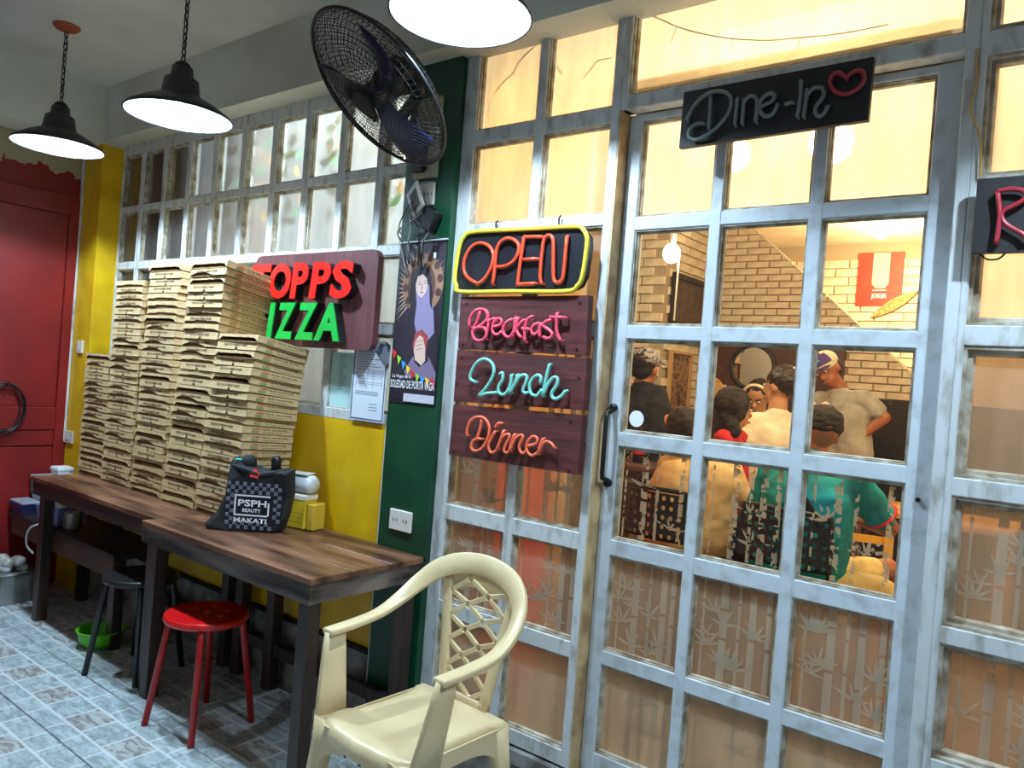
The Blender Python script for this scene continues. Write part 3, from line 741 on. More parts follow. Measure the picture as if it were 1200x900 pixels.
for sx in (-1, 1):
    MB().ribbon([(sx*.190,-.190,.424),(sx*.203,-.198,.36),(sx*.222,-.215,.20),(sx*.240,-.235,.0)], Vector((1,0,0)), [.085,.062,.05,.042], [.075,.058,.05,.042]).build('leg', CREAM, ch, True)
    MB().ribbon([(sx*.178,.178,.418),(sx*.195,.200,.28),(sx*.215,.25,.0)], Vector((1,0,0)), [.07,.05,.04], [.07,.05,.042]).build('leg', CREAM, ch, True)
    # arm: post rising from the front leg, then the band sweeping up into the top rim
    MB().ribbon([(sx*.222,-.165,.40),(sx*.238,-.155,.50),(sx*.254,-.145,.60),(sx*.262,-.140,.664)], Vector((0,1,0)), [.115,.10,.085,.072], .020).build('arm_post', CREAM, ch, True)
path = [(-.262,-.170,.668),(-.266,-.06,.675),(-.268,.04,.690),(-.260,.12,.728),(-.234,.185,.782),(-.185,.225,.830),(-.105,.25,.862),(0,.258,.874)]
path = path+[(-x, y, z) for x, y, z in path[-2::-1]]
pp = smooth_path(path, 5)
def rim_side(p):
    k = min(1, max(0, (p.z-.685)/.13)); return Vector((1 if p.x > 0 else -1, 0, 0))*(1-k)+Vector((p.x*3.2, .2, 1)).normalized()*k
MB().ribbon(pp, [rim_side(p) for p in pp], [.050+.020*min(1, max(0, (p.z-.70)/.15)) for p in pp], .018).build('arm_and_top_rim', CREAM, ch, True)
def bp(u, v):                                          # point of the back panel, u -1..1, v 0..1
    return Vector((u*(.085+.058*v), .200+.052*v, .435+.395*v+(.018*(1-u*u))*v))
for sx in (-1, 1):
    MB().ribbon([bp(sx*1.12, v/8) for v in range(9)], Vector((1,0,0)), .040, .016).build('back_stile', CREAM, ch, True)
la = MB(); NR = 9
for j in range(NR+1):
    for i in range(4):
        if (i+j) % 2: continue
        u = -1+2*i/3; v = .04+j/NR*.9; c = bp(u, v); s_ = .0085
        e = [c+Vector((a*s_*1.2, 0, b*s_*1.2)) for a, b in ((-1,-1),(1,-1),(1,1),(-1,1))]
        la.tube(e, .0050, 4, True)
        for di in (-1, 1):
            ii = i+di; jj = j+1
            if 0 <= ii <= 3 and jj <= NR:
                c2 = bp(-1+2*ii/3, .04+jj/NR*.9); d = (c2-c).normalized()
                la.ribbon([c+d*.011, c2-d*.011], Vector((0, 0, 1)), .017, .010)
la.build('back_lattice', CREAM, ch)
MB().ribbon([bp(u/5*1.1, .02) for u in range(-5, 6)], Vector((0,0,1)), .03, .014).build('back_lower_rail', CREAM, ch, True)
MB().ribbon([bp(u/5*1.1, .935)+Vector((0,.006,0)) for u in range(-5, 6)], Vector((0,0,1)), .055, .012).build('back_upper_rail', CREAM, ch, True)
sk = MB().add([(-.06,-.2285,.365),(.03,-.2285,.365),(.03,-.2285,.395),(-.06,-.2285,.395)], [(0,1,2,3)]).build('sticker', PAPER, ch)
sp_ = MB()
for (a, b, c, d) in ((-.057,-.045,.381,.392),(-.057,-.045,.368,.379),(.012,.018,.382,.391),(.021,.027,.382,.391),(.010,.027,.369,.378)): sp_.add([(a,-.2288,c),(b,-.2288,c),(b,-.2288,d),(a,-.2288,d)], [(0,1,2,3)])
sp_.build('sticker_print', mat('blue_ink', (60,70,120), .7), sk)

# ---------------------------------------------------------------- tote bag, sugar pack, tissue rolls
bg = thing('tote_bag', 'black tote bag with a checkered print, slumped against the pizza boxes', 'bag', (-2.845, 1.955, .772), (0, 0, R(38)))
BAG = mat('black_bag_cloth', (14,15,22), .75, bump=.25, noise=.3, scale=9)
bo = [(-.19,0),(-.10,-.004),(.08,-.004),(.125,.01),(.145,.07),(.155,.16),(.152,.268),(.118,.272),(.07,.258),(.02,.262),(-.04,.28),(-.10,.305),(-.112,.29),(-.115,.22),(-.125,.15),(-.155,.07),(-.20,.02)]
bm_ = MB(); n = len(bo); loops = []
for (k, y) in ((.88, -.045), (.97, -.036), (1, -.02), (1, .03), (.95, .05), (.85, .055)):
    loops.append([(x*k-.0, y+.012*math.sin(z*30+x*14), max(.0, z*(k if z < .2 else 1-(1-k)*.5)+.0)) for x, z in bo])
vs = [p for l in loops for p in l]; fs = [tuple(range(n)), tuple(range((len(loops)-1)*n, len(loops)*n))]
for a in range(len(loops)-1):
    for q in range(n): fs.append((a*n+q, a*n+(q+1) % n, a*n+n+(q+1) % n, a*n+n+q))
bm_.add(vs, fs); bm_.build('bag_body', BAG, bg)
def bagY(x, z): return -.0465+.012*math.sin(z*30+x*14)*0-.010
PR = mat('grey_print', (150,156,176), .7); PRW = mat('white_print', (225,226,230), .7)
sq = MB(); s_ = .0165
for i in range(-8, 8):
    for j in range(1, 15):
        x = i*s_; z = j*s_+.004
        if (i+j) % 2 or z > .215 or (-.075 < x < .085 and .05 < z < .165): continue
        if x < -.11+.1*(.1-z)*.5 or x > .118-(.0 if z > .05 else .02): continue
        if x < -.085 and z < .03: continue
        a = s_*.42; b = s_*.30
        y = bagY(x, z)
        o4 = [(x+sx*a, y, z+sz*a) for sx, sz in ((-1,-1),(1,-1),(1,1),(-1,1))]; i4 = [(x+sx*b, y, z+sz*b) for sx, sz in ((-1,-1),(1,-1),(1,1),(-1,1))]
        sq.add(o4+i4, [(q, (q+1) % 4, 4+(q+1) % 4, 4+q) for q in range(4)])
        for zz in (-.002, .003): sq.add([(x-b*.7, y, z+zz), (x+b*.7, y, z+zz), (x+b*.7, y, z+zz+.0018), (x-b*.7, y, z+zz+.0018)], [(0,1,2,3)])
sq.build('checker_print', PR, bg)
fr = MB()
for (a, b, c, d) in ((-.072,.078,.150,.157),(-.066,.07,.068,.075),(-.072,-.065,.068,.157),(.069,.076,.073,.128)): fr.add([(a,-.0575,c),(b,-.0575,c),(b,-.0575,d),(a,-.0575,d)], [(0,1,2,3)])
fr.build('frame_print', PRW, bg)
for (tx, a, b, c, d) in (('PSPH', -.056, .064, .108, .137), ('BEAUTY', -.036, .042, .084, .1), ('MAKATI', -.07, .068, .040, .060)):
    me = flat_text(tx, a, b, c, d, Matrix.Translation((0, -.0578, 0)), PRW, 2); inst('lettering', me, bg)
MB().tube([(-.10,-.02,.285),(-.085,-.03,.30),(-.065,-.02,.298),(-.05,-.01,.28)], .004, 8).build('green_strap', mat('mint_strap', (60,190,160), .5), bg, True)
MB().ell((-.045,.0,.285), (.038,.03,.036)).build('black_cap_inside', mat('matte_black', (12,12,12), .8), bg, True)
MB().lathe([(0,.25),(.02,.25),(.021,.30),(.018,.315),(.012,.32),(.0,.32)], 16, (.075,.0,0)).build('bottle_top', BLK, bg, True)
MB().tube([(-.10,-.03,.27),(-.05,-.05,.262),(.02,-.052,.24),(.07,-.04,.25),(.115,-.03,.262)], .012, 8, flat=.6).build('folded_rim', BAG, bg, True)
MB().add([(-.018,-.057,.236),(.02,-.06,.228),(.026,-.058,.252),(.006,-.052,.268),(-.012,-.055,.258)], [(0,1,2,3,4)]).add([(-.018,-.0565,.236),(-.006,-.059,.23),(-.002,-.0585,.238)], [(0,1,2)]).build('red_tag', mat('red_tag', (225,52,40), .6), bg)

ys = thing('sugar_pack', 'yellow paper pack wrapped in clear plastic beside the tote bag', 'package', (-2.80, 2.15, .772), (0, 0, R(12)))
YP = mat('yellow_pack', (212,186,40), .5, noise=1, scale=18, rgb2=(190,160,30))
MB().box(-.065, .065, -.04, .04, 0, .135, bev=.006).build('pack', YP, ys)
MB().box(-.062, .067, -.042, .042, .125, .152, bev=.005).build('folded_top', mat('pale_wrapper', (220,216,200), .35), ys)
for zz in (.03, .05, .07): MB().add([(-.04,-.0405,zz),(.05,-.0405,zz),(.05,-.0405,zz+.002),(-.04,-.0405,zz+.002)], [(0,1,2,3)]).build('print_line', mat('olive_ink', (140,120,40), .7), ys)
MB().box(.068, .105, -.03, .05, 0, .115, bev=.004).build('side_flap', mat('clear_yellow_wrap', (206,172,60), .3), ys)
tr = thing('tissue_pack', 'white plastic pack of rolls lying on top of the yellow pack', 'package', (-2.80, 2.15, .925), (0, 0, R(10)))
WR = mat('white_wrap', (222,224,226), .3, noise=1, scale=20, rgb2=(196,204,206))
MB().tube([(-.075,0,.042),(-.06,0,.042),(.06,0,.042),(.078,0,.042)], [.03,.041,.042,.032], 18).build('wrapped_roll', WR, tr, True)
MB().add([(-.06,-.03,.082),(.055,-.034,.085),(.05,.03,.088),(-.06,.034,.084),(-.06,-.03,.085),(.055,-.034,.088),(.05,.03,.091),(-.06,.034,.087)], [(3,2,1,0),(4,5,6,7),(0,1,5,4),(1,2,6,5),(2,3,7,6),(3,0,4,7)]).build('paper_slip', PAPER, tr)
for k in range(3): MB().tube([(-.062+.004*k,-.03,.02+.012*k),(-.05+.004*k,-.040,.024+.012*k),(-.03,-.043,.026+.012*k)], .002, 5).build('teal_print', mat('teal_ink', (50,120,130), .6), tr)

# ---------------------------------------------------------------- clutter on the left
gb = thing('green_bowl', 'bright green plastic bowl on the floor under the far table', 'bowl', (-3.93, 1.86, 0))
MB().lathe([(0,.004),(.07,.004),(.10,.03),(.108,.075),(.118,.085),(.112,.088),(.102,.075),(.094,.034),(.066,.01),(0,.01)], 28).build('bowl', mat('lime_plastic', (84,176,28), .35), gb, True)
sb = thing('steel_bin', 'square stainless steel bin on the floor at the left edge', 'bin', (-4.95, 1.80, 0), (0, 0, .1))
MB().prism([(-.11,-.10),(.11,-.10),(.11,.10),(-.11,.10)], 0, .17, 'z').build('bin_body', mat('dull_steel', (150,152,150), .4, metal=.35, noise=1, scale=6, rgb2=(116,118,116)), sb)
MB().tube([(-.112,-.102,.17),(.112,-.102,.17),(.112,.102,.17),(-.112,.102,.17)], .005, 6, True).build('rim', METAL, sb, True)
bb = MB(); rr = random.Random(5)
for k in range(9): bb.ell((rr.uniform(-.07,.07), rr.uniform(-.05,.05), .19+rr.uniform(0,.045)), (rr.uniform(.03,.05), .035, .03), 8, 6)
pb = bb.build('crumpled_plastic', mat('crumpled_plastic', (196,200,204), .3, noise=1, scale=16, rgb2=(140,130,104), bump=.5), sb, True)
tag(pb, None, None) if False else None
def tub(label, loc, sx, sy, h, m, lid=None, rz=0):
    t = thing('plastic_tub', label, 'container', loc, (0, 0, rz)); w = .012
    MB().add([(-sx*.85,-sy*.85,0),(sx*.85,-sy*.85,0),(sx*.85,sy*.85,0),(-sx*.85,sy*.85,0),(-sx,-sy,h),(sx,-sy,h),(sx,sy,h),(-sx,sy,h),(-sx+w,-sy+w,h),(sx-w,-sy+w,h),(sx-w,sy-w,h),(-sx+w,sy-w,h),(-sx*.8,-sy*.8,.01),(sx*.8,-sy*.8,.01),(sx*.8,sy*.8,.01),(-sx*.8,sy*.8,.01)],
        [(3,2,1,0)]+[(q,(q+1)%4,4+(q+1)%4,4+q) for q in range(4)]+[(4+q,4+(q+1)%4,8+(q+1)%4,8+q) for q in range(4)]+[(8+q,8+(q+1)%4,12+(q+1)%4,12+q) for q in range(4)]+[(12,13,14,15)]).build('tub', m, t)
    MB().tube([(-sx,-sy,h),(sx,-sy,h),(sx,sy,h),(-sx,sy,h)], .005, 6, True).build('rim', m, t)
    if lid: MB().box(-sx*1.03, sx*1.03, -sy*1.03, sy*1.03, h, h+.014, bev=.004).build('lid', lid, t)
    return t
BT = mat('bluish_tub', (120,140,190), .25); GT = mat('grey_tub', (150,160,166), .3); WT = mat('white_tub', (224,228,228), .4)
tub('translucent blue tub in front on the low bench', (-4.66, 1.93, .486), .10, .085, .10, BT, rz=.2)
tub('grey lidded tub behind the blue tub on the bench', (-4.98, 2.03, .486), .13, .10, .20, GT, GT)
tub('small white tub on top of the grey lidded tub', (-4.93, 2.03, .702), .05, .045, .05, WT, WT)
tub('low blue lidded tub at the far left of the bench', (-5.03, 1.88, .486), .09, .05, .06, mat('navy_tub', (36,40,84), .4), GT)
t = thing('paper_cup', 'white paper cup standing in the blue tub', 'cup', (-4.68, 1.94, .498)); MB().lathe([(0,0),(.026,0),(.036,.115),(.038,.118),(.034,.116),(.024,.004),(0,.004)], 20).build('cup', WT, t, True)
t = thing('tin_can', 'small grey tin can on the bench beside the table leg', 'can', (-4.50, 1.92, .486)); MB().lathe([(0,0),(.04,0),(.04,.085),(.036,.088),(0,.086)], 20).build('can', mat('grey_tin', (150,146,136), .4, metal=.5), t)
t = thing('scrub_pad', 'yellow sponge lying in the blue tub', 'sponge', (-4.62, 1.92, .50)); MB().box(-.04,.04,-.025,.025,0,.07,bev=.006).build('sponge', mat('yellow_sponge', (206,180,70), .9), t)
t = thing('orange_bag', 'small orange and white packet behind the far end of the table', 'packet', (-4.80, 2.15, .486)); MB().box(-.06,.06,-.03,.03,0,.30,bev=.008).build('packet', mat('orange_packet', (212,84,40), .5), t); MB().box(-.06,.062,-.032,.032,.30,.315,bev=.004).build('packet_top', PAPER, t)
t = thing('hanging_loop', 'pale plastic cable loop hanging from the low bench', 'cable', (-4.72, 1.83, .48)); MB().tube(smooth_path([(.03,-.002,.0),(.0,-.03,-.02),(-.03,-.035,-.07),(-.03,-.03,-.13),(.0,-.006,-.17)]), .006, 8).build('loop', mat('pale_cable', (190,196,200), .5), t, True)
# coiled cable on the red door
cp = onX(4, 478, -5.145); t = thing('cable_coil', 'black cable coiled on a hook on the red door', 'cable', (-5.145, cp.y, cp.z)); cm = MB()
for k in range(5):
    a0 = rr.uniform(0, 6); cm.tube([(.012+.004*k+.004*math.sin(3*a), (.085+.008*k)*math.cos(a)+.01*math.sin(k), (.14+.008*math.sin(k*2))*math.sin(a)) for a in [2*PI*i/24+a0 for i in range(24)]], .0045, 6, True)
cm.build('coil', BLK, t, True); MB().tube([(0,0,.14),(.04,0,.14),(.045,0,.16)], .004, 6).build('hook', IRON, t)

# ---------------------------------------------------------------- electrical things
cd_ = thing('cable_conduit', 'white vertical cable conduit at the edge of the red wall', 'conduit', (-5.152, 2.118, .9)); MB().box(-.012,.012,-.008,.006,0,1.78,bev=.003).build('conduit', WHT, cd_)
def plate(name, label, cat, x0, x1, z0, z1, Y, kind):
    t = thing(name, label, cat, ((x0+x1)/2, Y, z0)); w, h = (x1-x0)/2, z1-z0
    PLM = mat('switch_plastic', (216,212,202), .45)
    MB().box(-w, w, -.012, 0, 0, h, bev=.003).build('faceplate', PLM, t)
    if kind == 's':
        MB().box(-w*.35, w*.35, -.016, -.012, h*.25, h*.75, bev=.002).build('rocker', PLM, t)
    else:
        for cx in (-w*.45, w*.45):
            s = MB()
            for dx in (-.009, .009): s.box(cx+dx-.0018, cx+dx+.0018, -.0128, -.0119, h*.42, h*.42+.014)
            s.build('socket_slots', BLK, t)
    return t
plate('light_switch', 'white light switch on the yellow column', 'switch', -5.055, -4.985, 1.452, 1.53, 2.124, 's')
plate('light_switch', 'lower switch box at the edge of the red wall', 'switch', -5.15, -5.03, .89, .965, 2.124, 's')
plate('wall_outlet', 'white double wall outlet on the green pillar', 'outlet', -2.29, -2.165, .852, .935, 2.2195, 'o')
wo = plate('wall_outlet', 'outlet high on the green pillar with plugs in it', 'outlet', -2.262, -2.178, 2.17, 2.262, 2.2195, 'o')
t = thing('loose_switch_frame', 'white square switch frame dangling askew from wires on the pillar', 'switch frame', (-2.255, 2.185, 2.19), (.1, R(-28), R(-20)))
f_ = MB()
for (a, b, c, d) in ((-.05,.05,.042,.06),(-.05,.05,-.06,-.042),(-.05,-.032,-.042,.042),(.032,.05,-.042,.042)): f_.box(a, b, -.006, .006, c, d, bev=.002)
f_.build('frame', mat('glossy_white', (230,232,232), .25), t)
MB().box(-.03,.03,-.003,.012,-.04,.04).build('switch_body', mat('grey_switch', (90,90,86), .5), t)
t = thing('power_adapter', 'black power adapter hanging below the high outlet', 'adapter', (-2.165, 2.19, 2.105), (0, R(25), 0)); MB().box(-.03,.035,-.02,.02,-.045,.045,bev=.006).build('adapter', BLK, t)
t = thing('wire_tangle', 'tangle of thin dark wires hanging down over the top of the poster', 'wires', (-2.24, 2.19, 2.19)); 
for k in range(8):
    a = rr.uniform(-.07, .07); b = rr.uniform(-.10, .10)
    MB().tube(smooth_path([(a*.4,0,rr.uniform(0,.02)),(a,-.015,-.06),(b,-.01,-.12),(b*.6+rr.uniform(-.03,.03),-.006,-.18),(b*.5,.012,-.24-rr.uniform(0,.08))]), .0025, 5).build('wire', BLK if k % 3 else mat('grey_wire', (150,150,146), .5), t, True)

# ---------------------------------------------------------------- wall fan
fb = thing('wall_fan', 'large black wall fan with dark blue blades beside the green pillar', 'fan', (-2.235, 2.22, 2.28))
PN = mat('beige_backing_board', (168,160,136), .6)
MB().box(-.065, .065, -.02, 0, 0, .325, bev=.004).build('backing_board', PN, fb)
MB().box(-.045, .02, -.06, -.02, .02, .19, bev=.008).build('control_box', BLK, fb)
LB = mat('label_grey', (150,150,160), .5)
for (zz, tx, a, b) in ((.045, 'Asahi', -.035, .008),):
    me = flat_text(tx, a, b, zz, zz+.02, Matrix.Translation((0, -.0608, 0)), LB, 2); inst('lettering', me, fb)
kn = MB()
for q in range(3):
    for w_ in range(2): kn.box(-.028+.016*w_, -.017+.016*w_, -.0625, -.06, .135+.013*q, .143+.013*q)
kn.build('button', LB, fb)
FC = ray(443, 107, 2.70)-Vector(fb.location); 
nx, ny = RIGHT, UP
major = (RIGHT*.62-UP*.785).normalized()                  # along the long axis seen
vd = (Vector(fb.location)+FC-EYE).normalized()
major = (major-vd*major.dot(vd)).normalized()
minor = vd.cross(major).normalized()
if minor.dot(RIGHT) > 0: minor = -minor                    # towards lower left of the view
ang = R(62)
N_ = (minor*math.sin(ang)-vd*math.cos(ang)).normalized()   # direction the fan blows
X_ = major; Y_ = N_.cross(X_).normalized()
MF = Matrix(((X_.x, Y_.x, N_.x, FC.x), (X_.y, Y_.y, N_.y, FC.y), (X_.z, Y_.z, N_.z, FC.z), (0,0,0,1)))
RF = .305
def cage(sign, name):
    c = MB(); K = 84
    prof = [(.05, .075), (.12, .072), (.20, .060), (.26, .035), (RF, 0)] if sign > 0 else [(.06, -.095), (.14, -.092), (.22, -.075), (.27, -.04), (RF, 0)]
    for i in range(K):
        a = 2*PI*i/K; c.tube([(r*math.cos(a+.25*(RF-r)/RF*sign), r*math.sin(a+.25*(RF-r)/RF*sign), z) for r, z in prof], .0013, 3, cap=False, M=MF)
    def zr(r):
        for (a, b) in zip(prof, prof[1:]):
            if a[0] <= r <= b[0]: return a[1]+(b[1]-a[1])*(r-a[0])/(b[0]-a[0])
        return prof[-1][1]
    for q in range(15):
        r = .055+(RF-.01-.055)*q/14; c.tube([(r*math.cos(2*PI*i/36), r*math.sin(2*PI*i/36), zr(r)) for i in range(36)], .0013, 3, True, M=MF)
    return c.build(name, IRON, fb)
cage(1, 'front_guard'); cage(-1, 'rear_guard')
MB().tube([(RF*math.cos(2*PI*i/48), RF*math.sin(2*PI*i/48), 0) for i in range(48)], .006, 8, True, M=MF).build('guard_ring', BLK, fb, True)
MB().lathe([(0,.082),(.048,.080),(.05,.074),(0,.072)], 20, M=MF).build('guard_badge', mat('matte_badge', (12,12,14), .8), fb)
MB().lathe([(0,.05),(.035,.046),(.045,.03),(.045,-.02),(0,-.025)], 24, M=MF).build('hub', mat('hub_black', (18,18,26), .35), fb, True)
BLD = mat('navy_blade', (20,22,62), .35)
for k in range(3):
    b_ = MB(); a0 = 2*PI*k/3-.35; vs = []; fs = []; nr, na = 6, 6
    for i in range(nr+1):
        r = .04+.215*i/nr
        wdt = (.25+.75*math.sin(min(1, i/nr*1.1)*PI*.62))*.62/(1+r*1.2)
        for j in range(na+1):
            s2 = j/na-.5; a = a0+s2*wdt*1.6+.35*i/nr; vs.append((r*math.cos(a), r*math.sin(a), .012-s2*.055*(1-.3*i/nr)))
    for i in range(nr):
        for j in range(na): q = i*(na+1)+j; fs.append((q, q+1, q+na+2, q+na+1))
    b_.add([MF @ Vector(v) for v in vs], fs); ob = b_.build('blade', BLD, fb, True); mm = ob.modifiers.new('s', 'SOLIDIFY'); mm.thickness = .003
MB().lathe([(0,-.03),(.055,-.032),(.062,-.06),(.058,-.13),(.04,-.15),(0,-.155)], 24, M=MF).build('motor_housing', BLK, fb, True)
mo = MF @ Vector((0,0,-.12))
MB().tube(smooth_path([mo, mo+Vector((.05,.05,-.06)), Vector((-.02,-.14,.20)), Vector((-.012,-.04,.12))]), .022, 10).build('arm', BLK, fb, True)
# ---------------------------------------------------------------- neon signs
def rrect(x0, x1, z0, z1, r, n=6):
    out = []
    for (cx, cz, a0) in ((x1-r, z1-r, 0), (x0+r, z1-r, PI/2), (x0+r, z0+r, PI), (x1-r, z0+r, 3*PI/2)):
        for i in range(n+1): a = a0+PI/2*i/n; out.append((cx+r*math.cos(a), cz+r*math.sin(a)))
    return out
def strokes(root, lst, crop, Y, r, m, name='neon_letter', n=3, standoff=True):
    """lst: pixel polylines traced on the sign's face plane Y; crop=(x0,y0,scale)"""
    o = Vector(root.location); x0, y0, s = crop
    for st_ in lst:
        pts = [at(x0+x/s, y0+y/s, Y)-o for x, y in st_]
        pp_ = smooth_path(pts, n) if len(pts) > 2 else pts
        mb = MB(); mb.tube(pp_, r, 7)
        if standoff:
            for q in (pp_[0], pp_[-1]): mb.tube([q, q+Vector((0, .018, 0))], r*.7, 5)
        mb.build(name, m, root, True)
def board(name, label, cat, quad, Y, th, m, planks=0, bev=.003):
    """quad: four (x,z) corners of the face, clockwise from top left"""
    cx = sum(q[0] for q in quad)/4; zb = min(q[1] for q in quad)
    t = thing(name, label, cat, (cx, Y+th, zb))
    MB(t.location).prism(quad, Y, Y+th).build('board', m, t)
    return t
NP = mat('pink_tube', (236,84,110), .35); NT = mat('mint_tube', (130,206,190), .35); NO = mat('orange_tube', (240,110,76), .35)
NR_ = mat('red_orange_tube', (222,80,52), .3); NY = mat('yellow_tube', (222,212,70), .35); NG = mat('grey_unlit_tube', (104,112,112), .3); NM = mat('dull_red_tube', (150,40,52), .3)
BOX_ = mat('black_acrylic', (30,32,38), .35)
# OPEN
t = thing('open_sign', 'OPEN sign in unlit orange neon with a yellow border on black', 'sign', (-1.72, 2.225, 1.80))
fp = [(at(525+x/6.667, 260+y/6.667, 2.19)) for x, y in ((150,100),(230,78),(600,60),(1000,40),(1060,60),(1090,110),(1095,180),(1060,420),(1020,500),(930,545),(500,545),(110,548),(75,500),(62,430),(90,230),(115,150))]
ob_ = [(p.x, p.z) for p in fp]
MB(t.location).prism([(a, b) for a, b in ob_], 2.192, 2.225).build('back_box', BOX_, t)
pts = smooth_path([Vector((a, 2.184, b))-t.location for a, b in ob_]+[Vector((ob_[0][0], 2.184, ob_[0][1]))-t.location], 4)
MB().tube(pts[:-1], .0085, 8, True).build('border_tube', NY, t, True)
C1 = (525, 260, 6.667)
strokes(t, [[(225,480),(160,440),(125,380),(130,290),(180,200),(250,165),(320,190),(355,260),(340,350),(290,440),(225,492)],
    [(348,490),(362,400),(380,220),(420,150),(480,128),(540,160),(555,220),(520,300),(450,345),(385,352)],
    [(735,118),(610,120),(590,150),(545,480),(560,487),(680,482)], [(585,295),(700,290)],
    [(735,485),(720,420),(745,170),(775,110),(810,115),(825,180),(825,430),(850,475),(885,460),(905,400),(930,110)]], C1, 2.178, .0072, NR_)
for (px, py) in ((377,60), (868,25)):
    p = at(525+px/6.667, 260+py/6.667, 2.235)-t.location
    MB().tube([p+Vector((0,.005,.035)), p+Vector((.004,-.01,.02)), p, p+Vector((0,-.01,-.02))], .003, 6).build('hook', IRON, t)
# three maroon boards
def q4(pts, crop, Y): return [(at(crop[0]+x/crop[2], crop[1]+y/crop[2], Y).x, at(crop[0]+x/crop[2], crop[1]+y/crop[2], Y).z) for x, y in pts]
YB = 2.195
CB = (530, 350, 7.059); CL = (530, 410, 7.059); CD = (520, 475, 7.059)
b1 = board('menu_board', 'maroon wooden board with Breakfast in pink neon script', 'sign', q4([(70,-15),(1128,-28),(1105,468),(48,412)], CB, YB), YB, .03, SIGNW)
strokes(b1, [[(140,235),(148,160),(200,95),(265,90),(295,130),(280,180),(215,235),(175,255)], [(232,105),(205,190),(170,260),(175,320),(215,348),(262,335),(285,280),(260,240),(215,238)],
    [(300,170),(295,240),(275,335)], [(300,190),(340,165),(372,180)], [(340,235),(400,215),(405,175),(375,165),(338,215),(335,275),(370,300),(410,270)],
    [(495,170),(445,200),(420,260),(440,310),(480,315),(510,270)], [(525,150),(515,240),(500,322)], [(545,160),(525,230),(510,290)], [(590,175),(545,225),(530,250),(550,300),(575,322)],
    [(660,145),(620,180),(600,260),(603,360)], [(575,245),(640,255)], [(725,205),(680,215),(655,260),(675,298),(715,270),(730,215)], [(735,210),(722,260),(725,315)],
    [(820,175),(770,190),(755,225),(800,260),(830,295),(800,330),(750,318)], [(868,118),(862,230),(870,290),(898,350)], [(808,152),(935,158)]], CB, 2.172, .0062, NP)
b2 = board('menu_board', 'maroon wooden board with Lunch in mint green neon script', 'sign', q4([(42,-2),(1115,68),(1085,500),(10,425)], CL, YB), YB, .03, SIGNW)
strokes(b2, [[(188,265),(150,240),(155,190),(200,110),(260,75),(315,95),(345,150),(335,220),(290,300),(220,382),(280,360),(365,355)],
    [(390,200),(418,190),(415,250),(385,300),(385,350),(420,372),(460,340),(485,270),(490,205)], [(540,205),(520,270),(470,360)], [(478,355),(520,280),(570,215),(615,215),(610,270),(585,330),(600,358),(635,350)],
    [(728,275),(735,225),(700,210),(655,250),(638,310),(655,365),(700,378),(740,330)], [(805,118),(785,200),(745,385)], [(750,375),(790,290),(835,230),(870,235),(865,290),(825,350),(830,395),(865,405),(905,380),(938,338)]], CL, 2.172, .0062, NT)
b3 = board('menu_board', 'maroon wooden board with Dinner in orange neon script', 'sign', q4([(80,-8),(1148,82),(1108,575),(42,408)], CD, YB), YB, .03, SIGNW)
strokes(b3, [[(193,250),(195,190),(230,120),(290,95),(345,115),(378,180),(365,270),(320,350),(265,378),(230,355),(235,305),(270,278),(310,278)], [(315,118),(300,200),(275,270)],
    [(425,185),(450,150),(475,148)], [(425,215),(385,285),(370,340),(385,385),(415,388),(450,340),(495,210)], [(440,360),(480,270),(530,238),(545,260),(510,330),(500,380),(530,392),(555,350)],
    [(585,240),(560,310),(540,382)], [(548,378),(590,280),(640,245),(655,265),(625,330),(635,385),(665,395),(690,350)], [(690,335),(760,320),(775,275),(735,258),(690,310),(690,380),(730,415),(770,395)],
    [(820,275),(800,330),(775,405)], [(785,385),(820,315),(860,300),(900,325),(912,352)]], CD, 2.172, .0055, NO)
for b, cr, ps in ((b1, CB, ((118,45),(1058,38),(90,383),(1030,420))), (b2, CL, ((80,65),(1050,235),(35,285))), (b3, CD, ((1050,140),(85,385),(1035,540)))):
    s_ = MB(b.location)
    for x, y in ps: p = at(cr[0]+x/cr[2], cr[1]+y/cr[2], YB); s_.box(p.x-.004, p.x+.004, YB-.002, YB+.002, p.z-.004, p.z+.004)
    s_.build('screw_heads', IRON, b)
CDi = (790, 60, 5.0)
b4 = board('dine_in_sign', 'black board reading Dine-In with a heart, hung over the door', 'sign', q4([(58,240),(1170,32),(1135,403),(28,568)], CDi, 2.19), 2.19, .02, mat('matte_black_board', (16,13,13), .6))
strokes(b4, [[(75,405),(110,330),(180,260),(260,235),(320,255),(335,310),(300,390),(220,470),(140,515),(90,505),(90,460),(130,425),(178,425)], [(215,262),(210,360),(202,455)], [(370,275),(365,350),(355,430)],
    [(410,275),(405,350),(398,425)], [(410,300),(440,265),(480,275),(485,340),(478,412)], [(505,325),(570,295),(590,260),(560,248),(515,280),(500,335),(530,380),(580,365),(605,310)],
    [(650,308),(700,298)], [(742,170),(740,270),(722,382)], [(778,222),(770,300),(758,385)], [(775,265),(820,215),(870,218),(875,265),(835,320),(830,365),(855,380),(885,355),(900,320)]], CDi, 2.172, .0062, NG)
strokes(b4, [[(1010,155),(960,125),(920,150),(920,205),(960,245),(1020,248),(1075,220),(1112,170),(1105,125),(1070,115),(1030,135),(1010,160)]], CDi, 2.172, .0062, NM, 'neon_heart')
CR = (1040, 180, 5.455)
b5 = board('room_sign', 'black board with a red neon letter R at the right edge', 'sign', [(-.292, 2.083), (.30, 2.083), (.30, 1.893), (-.292, 1.899)], 2.19, .02, _m['matte_black_board'])
RX = (920, 200, 4.286)
